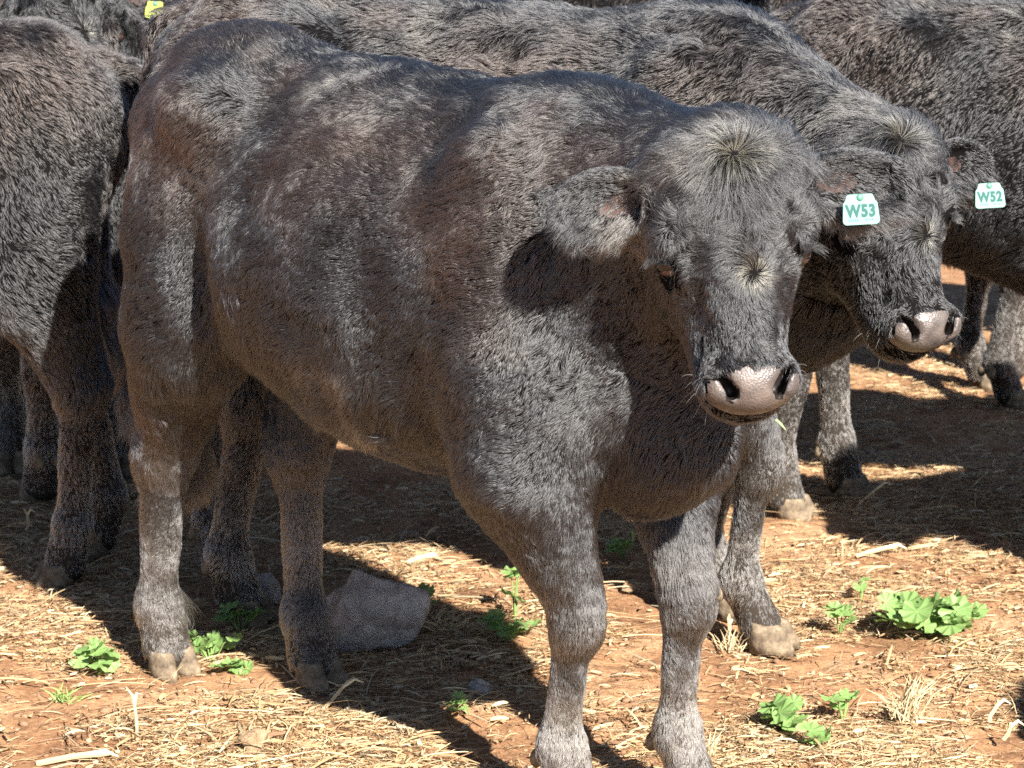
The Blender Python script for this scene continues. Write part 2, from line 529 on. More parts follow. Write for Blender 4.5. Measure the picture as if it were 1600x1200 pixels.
    face = (hu[:, 2] > -0.27) & (np.abs(hu[:, 1]) < 0.25) & (hu[:, 0] > -0.03) & (hu[:, 0] < 0.5)
    low = np.clip(V[:, 2] / 0.5, 0.25, 1)
    V = V + Nn * (amp * low * np.where(face, 0.25, 1.0))[:, None]
    V = V.astype(np.float32)
    Nn, _ = vert_normals(V, F)
    return dict(V=V, F=F, N=Nn, hu=hu, face=face, R=R, hp=hp, legs=legs, ears=ears, tailend=tp[-1], P=P)

def nose_mask(hu):
    u, v, w = hu[:, 0], np.abs(hu[:, 1]), hu[:, 2]
    top = 0.376 + 0.020 * np.clip(v / 0.03 - 0.5, 0, 1.2) ** 2 * 0.6
    return (u > top) & (v < 0.068) & (w > -0.050)

def nostril_mask(B):
    raw = (B['V'] - B['hp']) @ B['R'].T
    m_ = np.zeros(len(raw), bool)
    nl = B['N'] @ B['R'].T
    for sgn in (-1, 1):
        for a, b, rad in (((0.380, .051, -.004), (0.420, .031, 0), 0.0092), ((0.384, .049, -.016), (0.416, .034, -.018), 0.011), ((0.388, .047, -.028), (0.412, .034, -.036), 0.0115)):
            a = np.array((np.interp(a[0], UO, UN), sgn * a[1], a[2])); b = np.array((np.interp(b[0], UO, UN), sgn * b[1], b[2]))
            ab = b - a; t_ = np.clip(((raw - a) @ ab) / ab.dot(ab), 0, 1)
            m_ |= np.linalg.norm(raw - a - t_[:, None] * ab, axis=1) < rad * (0.75 + 0.35 * t_)
    return m_ & (raw[:, 2] < -0.009)

def ear_mask(B):
    raw = (B['V'] - B['hp']) @ B['R'].T; nl = B['N'] @ B['R'].T
    m_ = np.zeros(len(raw), bool)
    for base, out, up, fw, c in B['ears']:
        d = raw - c
        o_, u_, f_ = d @ out, d @ up, d @ fw
        m_ |= (((o_ + 0.018) / 0.036) ** 2 + ((u_ + 0.004) / 0.018) ** 2 < 1) & (np.abs(f_) < 0.03) & (nl @ fw > 0.25)
    return m_

def grow_coat(B, n, seed, cam_local, back_keep=0.35, thick=1.0):
    """hair strands: positions (n,4,3), radii, tint"""
    r = np.random.default_rng(seed)
    V, F, Nv = B['V'], B['F'], B['N']
    a = V[F[:, 2]] - V[F[:, 0]]; b = V[F[:, 3]] - V[F[:, 1]]
    area = 0.5 * np.linalg.norm(np.cross(a, b), axis=1)
    fc = V[F].mean(1); fn = norm(Nv[F].mean(1))
    hu = (fc - B['hp']) @ B['R'].T; hu[:, 0] = np.interp(hu[:, 0], UN, UO)
    face = B['face'][F[:, 0]]
    vis = (fn * norm(cam_local - fc)).sum(1)
    w = area * np.where(vis > -0.15, 1.0, back_keep)
    w *= np.where(fc[:, 2] < 0.6, 2.1, 1.0) * np.where(face, 2.1, 1.0)
    nose = face & nose_mask(hu)
    w[nose] = 0
    eye = face & ((((hu[:, 0] - 0.240) / 0.030) ** 2 + ((np.abs(hu[:, 1]) - 0.097) / 0.024) ** 2) < 1) & (hu[:, 2] > -0.10)
    w[eye] *= 0.02
    w[ear_mask(B)[F].all(1)] *= 0.40
    w[fc[:, 2] < 0.034] = 0
    w[(hu[:, 0] > 0.425) & (np.abs(hu[:, 1]) < .08) & (hu[:, 2] > -0.085) & face] *= 0.1
    cdf = np.cumsum(w); cdf /= cdf[-1]
    fi = np.searchsorted(cdf, r.random(n))
    s_, t_ = r.random((n, 1)), r.random((n, 1))
    q = F[fi]
    bl = lambda A: (A[q[:, 0]] * (1 - s_) + A[q[:, 1]] * s_) * (1 - t_) + (A[q[:, 3]] * (1 - s_) + A[q[:, 2]] * s_) * t_
    p = bl(V); nn = norm(bl(Nv))
    face = face[fi]
    R = B['R']; hr = (p - B['hp']) @ R.T; hu = hr.copy(); hu[:, 0] = np.interp(hr[:, 0], UN, UO)
    # combing direction
    flow = np.tile(np.array([-1.0, 0, -0.45]), (n, 1))
    side = np.clip(np.abs(nn[:, 1]), 0, 1)
    flow[:, 2] = -0.25 - 0.75 * side - 0.7 * np.clip((0.75 - p[:, 2]) / 0.2, 0, 1)
    legm = np.clip((0.62 - p[:, 2]) / 0.12, 0, 1)[:, None]
    flow = flow * (1 - legm) + np.array([-0.18, 0, -1.0]) * legm
    # neck: back along the neck
    # head: radiate from two whorls; down the cheeks
    f2 = np.zeros((n, 2))
    for (wu, wv), wt, rad in ((WH1, 1.0, 0.055), (WH2, 1.5, 0.060)):
        du, dv = hr[:, 0] - wu, hr[:, 1] - wv
        dd = np.sqrt(du ** 2 + dv ** 2) + 1e-4
        g = wt * np.exp(-(dd / rad) ** 2) + 0.12 * wt
        f2[:, 0] += g * (du / dd - 0.45 * dv / dd) + 0.10 * (wt < 1.2); f2[:, 1] += g * (dv / dd + 0.45 * du / dd)
    f2[:, 0] += vnoise(p, 0.022, 31.0) * 0.7; f2[:, 1] += vnoise(p, 0.022, 37.0) * 0.7
    fh = f2[:, :1] * R[0] + f2[:, 1:] * R[1]
    cheek = np.clip((-hu[:, 2] - 0.08) / 0.05, 0, 1)[:, None]
    fh = norm(fh) * (1 - cheek) + (R[0] * -0.1 - R[2] * 0.9 + np.array([0, 0, -0.6])) * cheek
    fh = fh - R[0] * 0.3 * np.clip((hu[:, :1] - 0.36) / 0.05, 0, 1)
    # ears: hair runs to the tip
    earw = np.zeros(n); earlow = np.zeros(n)
    for base, out, up, fw, c in B['ears']:
        d = hr - c
        o_, u_, f_ = d @ out, d @ up, d @ fw
        g = ((o_ / 0.112) ** 2 + (u_ / 0.065) ** 2 + (f_ / 0.055) ** 2 < 1) & (np.abs(hu[:, 1]) > 0.098)
        e3 = (out * 1.0)[None] + up[None] * (u_ / 0.05)[:, None] * 0.8 + np.array([0.55, 0, 0])[None]
        fh[g] = (e3 @ R)[g]
        earw[g] = 1
        lowr = np.clip((hr[:, 0] - c[0]) / 0.045, 0, 1) + 0.6 * np.clip(o_ / 0.08 - 0.4, 0, 1)
        earlow[g] = np.clip(lowr, 0, 1)[g]
    facew = np.where(face, np.clip((hu[:, 0] + 0.035) / 0.03, 0, 1), 0)
    facew = facew * np.clip((hu[:, 2] + 0.26) / 0.05, 0, 1)
    facew = np.maximum(facew, earw)[:, None]
    flow = norm(flow) * (1 - facew) + norm(fh) * facew
    # broad cowlicks and locks
    tr_ = (1 - facew * 0.6)
    flow = flow + vnoise3(p, 0.13, 1.0) * 0.55 * tr_ + vnoise3(p, 0.045, 4.0) * 0.5 * tr_ + vnoise3(p, 0.014, 9.0) * (0.36 + 0.02 * facew) + vnoise3(p, 0.007, 41.0) * 0.5 * facew
    flow = flow - (flow * nn).sum(1, keepdims=True) * nn
    flow = norm(flow)
    # length
    top = np.clip((nn[:, 2] - 0.3) / 0.5, 0, 1) * (p[:, 2] > 0.95)
    L = 0.021 + 0.014 * top + 0.022 * np.clip((-nn[:, 2] - 0.1) / 0.5, 0, 1) * (p[:, 2] > 0.45)
    L = np.where(p[:, 2] < 0.60, 0.024, L)
    L = np.where(p[:, 2] < 0.38, 0.015, L)
    L = np.where(p[:, 2] < 0.10, 0.012, L)
    ft = B['tailend']
    tl = np.linalg.norm(p[:, :2] - np.array(ft[:2]), axis=1) < 0.06
    L = np.where(tl & (p[:, 2] < 0.55), 0.09, L)
    u = hu[:, 0]
    Lf = np.interp(u, [-0.03, 0.03, 0.10, 0.19, 0.235, 0.27, 0.36], [0.044, 0.046, 0.036, 0.030, 0.025, 0.018, 0.014])
    Lf = np.where(hu[:, 2] < -0.10, 0.014, Lf)
    Lf = np.where((np.abs(np.abs(hu[:, 1]) - 0.098) < 0.025) & (np.abs(u - 0.205) < 0.02) & (hu[:, 2] > -0.10), 0.024, Lf)
    L = np.where(face, Lf, L)
    L = np.where(earw > 0, 0.013 + 0.034 * earlow ** 2, L)
    L = L * (0.65 + 0.6 * r.random(n)) * (1 + 0.25 * vnoise(p, 0.05, 7.7))
    lift = 0.40 + 0.28 * vnoise(p, 0.05, 2.2) + 0.25 * top + 0.12 * vnoise(p, 0.012, 6.1)
    lift = np.where(face & (earw < 1), 0.32 + 0.3 * np.clip((0.08 - u) / 0.08, 0, 1) + 0.1 * vnoise(p, 0.02, 3.0), lift)
    lift = np.where(p[:, 2] < 0.40, 0.28, lift)
    lift = np.clip(lift, 0.12, 1.0)
    for (wu, wv), ex, rr_ in ((WH1, 0.024, 0.05), (WH2, 0.012, 0.035)):
        dd = np.sqrt((hr[:, 0] - wu) ** 2 + (hr[:, 1] - wv) ** 2)
        onf = face & (hr[:, 2] > -0.09)
        lift = np.where(onf, np.maximum(lift, 0.5 * np.exp(-(dd / 0.008) ** 2)), lift)
        L = L + np.where(onf, ex * np.exp(-(dd / rr_) ** 2), 0)
    lift = lift[:, None]
    d0 = norm(flow + nn * lift * 1.8)
    d1 = norm(flow + nn * lift * 0.55 + vnoise3(p, 0.008, 13.0) * 0.25 + r.normal(0, 0.10, (n, 3)))
    d2 = norm(flow + nn * lift * 0.05 + vnoise3(p, 0.010, 17.0) * 0.45 + r.normal(0, 0.18, (n, 3)) - np.array([0, 0, 0.22]))
    Ls = L[:, None] / 3
    pts = np.empty((n, 4, 3), np.float32)
    pts[:, 0] = p - nn * 0.002
    pts[:, 1] = pts[:, 0] + d0 * Ls
    pts[:, 2] = pts[:, 1] + d1 * Ls
    pts[:, 3] = pts[:, 2] + d2 * Ls
    # strands gather into locks
    for cs, w2, w3, so_ in ((0.017, 0.18, 0.38, 0.0), (0.0085, 0.15, 0.35, 5.0)):
        cell = np.floor((p + vnoise3(p, 0.012, 21.0 + so_) * 0.006) / (cs * np.where(face, 0.75, 1.0))[:, None]).astype(np.int64)
        cell = cell + 2000; key = (cell[:, 0] * 4096 + cell[:, 1]) * 4096 + cell[:, 2]
        _, inv = np.unique(key, return_inverse=True)
        cn = np.bincount(inv)
        for kk, ww in ((2, w2 * .5), (3, w3 * .5)):
            mean = np.stack([np.bincount(inv, pts[:, kk, q_]) / cn for q_ in range(3)], 1)
            pts[:, kk] += (mean[inv] - pts[:, kk]) * ww
    lock = r.random(len(cn))[inv]
    rad = np.empty((n, 4), np.float32)
    rb = (0.00037 * thick * (0.7 + 0.6 * r.random(n)))
    rb = np.where(face, rb * 0.8, rb)
    rad[:] = rb[:, None] * np.array([1.0, 0.9, 0.65, 0.12])
    # colour: black, with a rusty winter cast high on the sides and dust on the lower legs
    rust = np.clip(0.45 * vnoise(p, 0.22, 8.0) + 0.35 * vnoise(p, 0.09, 2.0) + np.clip((p[:, 2] - 0.75) / 0.4, 0, .6) * side - 0.10 - np.clip(p[:, 0] - .35, 0, .5), 0, 1)
    rust = np.where(face, 0.0, rust * 0.62)[:, None]
    dust = np.clip((0.50 - p[:, 2]) / 0.45, 0, 1)[:, None] * np.clip(0.65 + 0.7 * vnoise(p, 0.09, 3.0) + 0.2 * vnoise(p, 0.03, 1.0), 0, 1)[:, None]
    dust = np.maximum(dust, np.clip(vnoise(p, 0.10, 14.0) - .5, 0, .2)[:, None])
    col = np.array([0.0095, 0.0092, 0.0098]) * (1 - rust) + np.array([0.052, 0.029, 0.018]) * rust
    col = col * (1 - dust) + np.array([0.135, 0.115, 0.095]) * dust
    col = col * (0.7 + 0.4 * r.random((n, 1)) + 0.3 * lock[:, None])
    pale = np.zeros(n)
    for (wu, wv) in (WH1, WH2):
        pale = np.maximum(pale, np.exp(-(((hr[:, 0] - wu) ** 2 + (hu[:, 1] - wv) ** 2) / 0.0085 ** 2)) * (hu[:, 2] > -0.06) * (facew[:, 0] > 0.2))
    pale = pale[:, None]
    col = col * (1 - pale) + np.array([0.17, 0.155, 0.115]) * pale
    return pts, rad, col

def hair_object(name, pts, rad, col, parent):
    n = len(pts)
    hc = bpy.data.hair_curves.new(name)
    hc.add_curves([4] * n)
    hc.attributes['position'].data.foreach_set('vector', pts.reshape(-1).astype(np.float32))
    ra = hc.attributes.get('radius') or hc.attributes.new('radius', 'FLOAT', 'POINT')
    ra.data.foreach_set('value', rad.reshape(-1))
    ca = hc.attributes.new('tint', 'FLOAT_COLOR', 'CURVE')
    c = np.ones((n, 4), np.float32); c[:, :3] = col
    ca.data.foreach_set('color', c.reshape(-1))
    hc.materials.append(M['coat'])
    o = bpy.data.objects.new(name, hc)
    C.objects.link(o)
    if parent is not None: o.parent = parent
    return o

def claw_mesh(L=0.092, Wd=0.047, Hh=0.052):
    """one half of a cloven hoof: pointed toe forward, flat sole, sloping wall"""
    n = 14
    V = []; F = []
    rows = 4
    for j in range(rows):
        tt = j / (rows - 1)
        z = tt * Hh
        k = 1.0 - 0.22 * tt
        for i in range(n):
            a = 2 * math.pi * i / n
            cx, cy = math.cos(a), math.sin(a)
            x = (cx * L * (0.60 if cx > 0 else 0.40)) * k - tt * L * 0.16
            y = cy * Wd * 0.5 * (1 - 0.30 * max(0, cx) ** 2) * (1.04 - 0.08 * tt)
            V.append((x, y, z + (0.012 * (-cx) * tt if cx < 0 else -0.004 * cx * tt) - (0.004 if j == 0 else 0)))
    for j in range(rows - 1):
        for i in range(n):
            F.append((j * n + i, j * n + (i + 1) % n, (j + 1) * n + (i + 1) % n, (j + 1) * n + i))
    F.append(tuple(range(n - 1, -1, -1))); F.append(tuple(range((rows - 1) * n, rows * n)))
    return V, F

CLAW = None
def add_small_parts(root, B, tagtext=None, detail=True):
    global CLAW
    if CLAW is None:
        V, F = claw_mesh()
        o = mesh_obj('hoof', V, F, M['hoof']); CLAW = o.data
        bpy.data.objects.remove(o)
    def link(name, data, loc, rot):
        o = bpy.data.objects.new(name, data); C.objects.link(o); o.parent = root
        o.location = loc; o.rotation_euler = rot
        return o
    V, F = [], []
    for ho, dr, fe in B['legs']:
        ang = math.atan2(dr[1], dr[0])
        for s_ in (-1, 1):
            px, py = ho[0] + 0.022, ho[1]
            off = Vector((0, s_ * 0.0225)); c_, s2 = math.cos(ang), math.sin(ang)
            link('hoof', CLAW, (px - s2 * off.y, py + c_ * off.y, 0.0), (0, 0, ang + s_ * 0.10))
            d = link('dewclaw', DEW, (fe[0] - 0.036, fe[1] + s_ * 0.020, fe[2] - 0.020), (0, 0.25, ang))
    if detail:
        R = B['R']; hp = B['hp']
        for s_ in (-1, 1):
            c = hp + 0.119 * R[0] + s_ * 0.0935 * R[1] - 0.061 * R[2]
            o = link('eye', EYE, c, (0, 0, 0))
            # frame: x out of the head sideways/forward, z up the face
            xo = norm(R[1] * s_ * 0.8 + R[2] * 0.6); zz = -R[0]; zz = norm(zz - zz.dot(xo) * xo); yy = np.cross(zz, xo)
            Mx = Matrix(((xo[0], yy[0], zz[0], c[0]), (xo[1], yy[1], zz[1], c[1]), (xo[2], yy[2], zz[2], c[2]), (0, 0, 0, 1)))
            o.matrix_basis = Mx
            for nm, me in (('upper_eyelid', LID_UP), ('lower_eyelid', LID_LO)):
                l = bpy.data.objects.new(nm, me); C.objects.link(l); l.parent = root; l.matrix_basis = Mx

def dome(rx, ry, rz, a0, a1, nrow=8, ncol=18, thick=0.0):
    """patch of an ellipsoid facing +x between elevations a0 and a1"""
    V = []; F = []
    for j in range(nrow + 1):
        e = a0 + (a1 - a0) * j / nrow
        for i in range(ncol + 1):
            az = -1.45 + 2.9 * i / ncol
            V.append((rx * math.cos(e) * math.cos(az), ry * math.cos(e) * math.sin(az), rz * math.sin(e)))
    for j in range(nrow):
        for i in range(ncol):
            k = j * (ncol + 1) + i
            F.append((k, k + 1, k + ncol + 2, k + ncol + 1))
    return V, F

def raw_mesh(name, V, F, m, smooth=True):
    o = mesh_obj(name, V, F, m, smooth=smooth); me = o.data
    bpy.data.objects.remove(o); return me

def uv_sphere(rx, ry, rz, nu=18, nv=12):
    V = [(0, 0, rz)]; F = []
    for j in range(1, nv):
        for i in range(nu):
            a = math.pi * j / nv; b_ = 2 * math.pi * i / nu
            V.append((rx * math.sin(a) * math.cos(b_), ry * math.sin(a) * math.sin(b_), rz * math.cos(a)))
    V.append((0, 0, -rz)); L_ = len(V) - 1
    for i in range(nu):
        F.append((0, 1 + i, 1 + (i + 1) % nu)); F.append((L_, 1 + (nv - 2) * nu + (i + 1) % nu, 1 + (nv - 2) * nu + i))
    for j in range(nv - 2):
        for i in range(nu):
            F.append((1 + j * nu + i, 1 + (j + 1) * nu + i, 1 + (j + 1) * nu + (i + 1) % nu, 1 + j * nu + (i + 1) % nu))
    return V, F
EYE = raw_mesh('eye', *uv_sphere(0.0185, 0.0195, 0.0175), M['eye'])
LID_UP = raw_mesh('upper_eyelid', *dome(0.0212, 0.024, 0.021, 0.32, 1.4), M['skin'])
LID_LO = raw_mesh('lower_eyelid', *dome(0.0190, 0.0205, 0.0182, -1.45, -0.62), M['lid'])
DEW = raw_mesh('dewclaw', *uv_sphere(0.012, 0.0125, 0.018, 10, 8), M['hoof'])

def make_cow(P, nhair, seed, cam_world, tagname=None, res=0.013, hres=0.0052, detail=True, back_keep=0.35, thick=1.0):
    B = build_calf(P, res, hres)
    o = empty('calf', (P['pos'][0], P['pos'][1], 0), math.radians(P['heading']))
    s = P.get('size', 1.0)
    o.scale = (s, s, s)
    # the body is one continuous mesh; the bare nose is its own part cut from the same surface
    nose_v = nose_mask(B['hu']) & B['face']
    ear_v = ear_mask(B)
    nos_v = nostril_mask(B); nose_v &= ~nos_v
    nsf = nos_v[B['F']].any(1)
    ef = ear_v[B['F']].all(1)
    nf = nose_v[B['F']].any(1) & ~nsf if False else nose_v[B['F']].all(1) & (B['N'][B['F'][:, 0]] @ B['R'][2] > -0.45)
    body = mesh_obj('body', B['V'], B['F'][~(nf | ef | nsf)], M['skin'], o)
    for sd in (-1, 1):
        fs = B['F'][nsf & (B['hu'][B['F'][:, 0], 1] * sd > 0)]
        if len(fs):
            us = np.unique(fs); ix = np.zeros(len(B['V']), int); ix[us] = np.arange(len(us))
            mesh_obj('nostril', B['V'][us], ix[fs], M['nostril'], o)
    if ef.any():
        vv = B['hu'][:, 1]
        for sd in (-1, 1):
            fs = B['F'][ef & (vv[B['F'][:, 0]] * sd > 0)]
            us = np.unique(fs); ix = np.zeros(len(B['V']), int); ix[us] = np.arange(len(us))
            mesh_obj('inner_ear', B['V'][us], ix[fs], M['ear_skin'], o)
    used = np.unique(B['F'][nf]); idx = np.zeros(len(B['V']), int); idx[used] = np.arange(len(used))
    nose = mesh_obj('nose_pad', B['V'][used], idx[B['F'][nf]], M['nose'], o)
    h_ = math.radians(P['heading'])
    dv = np.array([(cam_world[0] - P['pos'][0]) / s, (cam_world[1] - P['pos'][1]) / s])
    cl = np.array([dv[0] * math.cos(h_) + dv[1] * math.sin(h_), -dv[0] * math.sin(h_) + dv[1] * math.cos(h_), cam_world[2] / s])
    pts, rad, col = grow_coat(B, nhair, seed, cl, back_keep, thick)
    hair_object('coat', pts, rad, col, o)
    if detail:
        rr = np.random.default_rng(seed + 50); R_ = B['R']
        nw = 26; ra_ = B['hu']; cand = np.where(B['face'] & (ra_[:, 0] > 0.36) & (np.abs(ra_[:, 1]) > 0.045) & (ra_[:, 2] > -0.12) & ~nose_mask(ra_))[0]
        if len(cand):
            ci = cand[rr.integers(0, len(cand), nw)]
            dn = norm(B['N'][ci] + R_[0] * 0.5 + rr.normal(0, 0.25, (nw, 3))); ll = (0.010 + 0.018 * rr.random(nw))[:, None] / 3
            p0 = B['V'][ci]; g0 = np.array([[0, 0, -0.002]])
            pp = np.stack([p0, p0 + dn * ll, p0 + dn * ll * 2 + g0, p0 + dn * ll * 3 + g0 * 3], 1).astype(np.float32)
            hair_object('whiskers', pp, (np.ones((nw, 1)) * np.array([0.0003, 0.0003, 0.0002, 0.0001])).astype(np.float32), np.tile([[0.06, 0.055, 0.05]], (nw, 1)), o)
        for sgn in (-1, 1):
            nl = 170; t1 = rr.random(nl) * 2 - 1
            root = np.stack([0.104 + 0.006 * t1 ** 2 + 0.003 * rr.normal(0, 1, nl), sgn * (0.101 + 0.016 * t1), -0.050 - 0.020 * t1], 1)
            dirn = norm(np.stack([0.35 + 0.3 * rr.random(nl), sgn * (0.75 + 0.3 * t1), 0.75 - 0.25 * t1], 1) + rr.normal(0, 0.12, (nl, 3)))
            ll = (0.014 + 0.016 * rr.random(nl))[:, None] / 3
            pp = np.stack([root, root + dirn * ll, root + dirn * 2 * ll + [[0.001, 0, 0]], root + dirn * 3 * ll + [[0.004, 0, 0]]], 1)
            pw = (pp @ R_ + B['hp']).astype(np.float32)
            hair_object('eyelashes', pw, (np.ones((nl, 1)) * np.array([0.0004, 0.0004, 0.0003, 0.0001])).astype(np.float32), np.tile([[0.02, 0.02, 0.02]], (nl, 1)), o)
    add_small_parts(o, B, detail=detail)
    return o, B

def head_world_matrix(root, B, loc_uvw, rot=None):
    R = B['R']; c = B['hp'] + loc_uvw[0] * R[0] + loc_uvw[1] * R[1] + loc_uvw[2] * R[2]
    return c

def rounded_tag(w0, w1, h, neck, r=0.006, thick=0.0018):
    """ear tag outline: trapezoid with rounded lower corners and a narrow neck above; lies in x-z, faces +y... returned as x (width), z (height)"""
    pts = []
    def arc(cx, cz, rr, a0, a1, n=5):
        for i in range(n + 1):
            a = math.radians(a0 + (a1 - a0) * i / n); pts.append((cx + rr * math.cos(a), cz + rr * math.sin(a)))
    arc(-w1 / 2 + r, -h + r, r, 180, 270); arc(w1 / 2 - r, -h + r, r, 270, 360)
    arc(w0 / 2 - r, -0.011 - r * .3, r, 10, 60)
    arc(neck, 0.002 - 0.004, 0.004, 20, 80, 3); arc(-neck, 0.002 - 0.004, 0.004, 100, 160, 3)
    arc(-w0 / 2 + r, -0.011 - r * .3, r, 120, 170)
    n = len(pts)
    V = [(x, -thick / 2, z) for x, z in pts] + [(x, thick / 2, z) for x, z in pts]
    F = [tuple(range(n)), tuple(range(2 * n - 1, n - 1, -1))] + [(i, i + n, (i + 1) % n + n, (i + 1) % n) for i in range(n)]
    return V, F

def ear_tag(root, centre_local, face_dir_local, text, tilt=0.0, scale=1.0, mm=None):
    """tag part: plate, number and the worn small print"""
    V, F = rounded_tag(0.064 * scale, 0.069 * scale, 0.054 * scale, 0.020 * scale)
    f = norm(np.array(face_dir_local, float)); z = np.array([0, 0, 1.0]); z = norm(z - z.dot(f) * f)
    x = np.cross(-f, z)          # local -y faces the viewer
    Mx = Matrix(((x[0], -f[0], z[0], centre_local[0]), (x[1], -f[1], z[1], centre_local[1]), (x[2], -f[2], z[2], centre_local[2]), (0, 0, 0, 1)))
    Mx = Mx @ Matrix.Rotation(tilt, 4, 'Y')
    pl = mesh_obj('ear_tag', V, F, mm or M['tag'], root, smooth=False); pl.matrix_basis = Mx
    st = mesh_obj('button', *uv_sphere(0.0055, 0.003, 0.0055, 12, 8), M['tag_neck'], pl); st.location = (0, -0.0005, -0.003)
    if text:
        cu = bpy.data.curves.new('number_print', 'FONT'); cu.body = text; cu.size = 0.031 * scale; cu.align_x = 'CENTER'
        cu.offset = 0.0012; cu.space_character = 1.12; cu.extrude = 0.0
        to = bpy.data.objects.new('tmp_text', cu); C.objects.link(to)
        bpy.context.view_layer.update()
        me = bpy.data.meshes.new_from_object(to.evaluated_get(bpy.context.evaluated_depsgraph_get()))
        bpy.data.objects.remove(to)
        me.materials.clear(); me.materials.append(M['print'])
        tx = bpy.data.objects.new('number_print', me); C.objects.link(tx); tx.parent = pl
        tx.location = (0, -0.0013, -0.039 * scale); tx.rotation_euler = (math.radians(90), 0, 0)
        tx.scale = (0.82, 1.0, 1.0)
        V = []; F = []
        rr = random.Random(5)
        xx = -0.024 * scale
        while xx < 0.022 * scale:
            if abs(xx) > 0.004:
                b0 = len(V); w_ = 0.0009 + rr.random() * 0.0012; h0 = 0.0028
                V += [(xx, -0.0013, -0.0475 * scale), (xx + w_, -0.0013, -0.0475 * scale), (xx + w_, -0.0013, -0.0475 * scale + h0), (xx, -0.0013, -0.0475 * scale + h0)]
                F.append((b0, b0 + 1, b0 + 2, b0 + 3))
            xx += 0.0031
        mesh_obj('small_print', V, F, M['print_faint'], pl, smooth=False)
    return pl

def copy_tree(o, parent=None):
    c = o.copy(); C.objects.link(c); c.parent = parent
    for ch in list(o.children):
        copy_tree(ch, c)
    return c

# ------------------------------------------------------------------ ground
def gh(x, y):
    p = np.stack([np.asarray(x, float), np.asarray(y, float), np.zeros_like(np.asarray(x, float))], -1).reshape(-1, 3)
    h_ = vnoise(p, 0.55, 1.0) * 0.012 + vnoise(p, 0.17, 4.0) * 0.008 + vnoise(p, 0.06, 2.0) * 0.0055 + vnoise(p, 0.025, 8.0) * 0.0035
    return (h_ - 0.004).reshape(np.shape(x))

def axis(lo, hi, step, far):
    a = list(np.arange(lo, hi, step)); s_ = step
    v = hi
    while v < far: a.append(v); s_ *= 1.25; v += s_
    a.append(far)
    s_ = step; v = lo - step; b_ = []
    while v > -far: b_.append(v); s_ *= 1.25; v -= s_
    b_.append(-far)
    return np.array(sorted(set(b_ + a)))
gx = axis(-2.0, 2.2, 0.011, 250.0); gy = axis(3.3, 8.5, 0.013, 250.0)
GX, GY = np.meshgrid(gx, gy, indexing='ij')
GZ = gh(GX, GY)
nx_, ny_ = GX.shape
ii = np.arange(nx_ * ny_).reshape(nx_, ny_)
GF = np.stack([ii[:-1, :-1].ravel(), ii[1:, :-1].ravel(), ii[1:, 1:].ravel(), ii[:-1, 1:].ravel()], 1)
m_, t_, b_ = mat('red_soil', rough=0.95, spec=0.15)
v_ = objvec(t_)
big = ramp(t_, noise(t_, v_, 3.5, 6, 0.6), [(0.32, (0.21, 0.108, 0.055)), (0.5, (0.36, 0.195, 0.100)), (0.68, (0.46, 0.29, 0.165))])
fine = ramp(t_, noise(t_, v_, 70, 5, 0.7), [(0.3, (0.55, 0.52, 0.5)), (0.55, (1.0, 1.0, 1.0)), (0.75, (1.45, 1.5, 1.5))])
mx = t_.nodes.new('ShaderNodeMix'); mx.data_type = 'RGBA'; mx.blend_type = 'MULTIPLY'; mx.inputs[0].default_value = 1.0
t_.links.new(big, mx.inputs[6]); t_.links.new(fine, mx.inputs[7]); t_.links.new(mx.outputs[2], b_.inputs['Base Color'])
bump(t_, b_, noise(t_, v_, 120, 6, 0.7), 0.9, 0.006)
ground = mesh_obj('ground', np.stack([GX.ravel(), GY.ravel(), GZ.ravel()], 1), GF, m_)
ground['kind'] = 'structure'

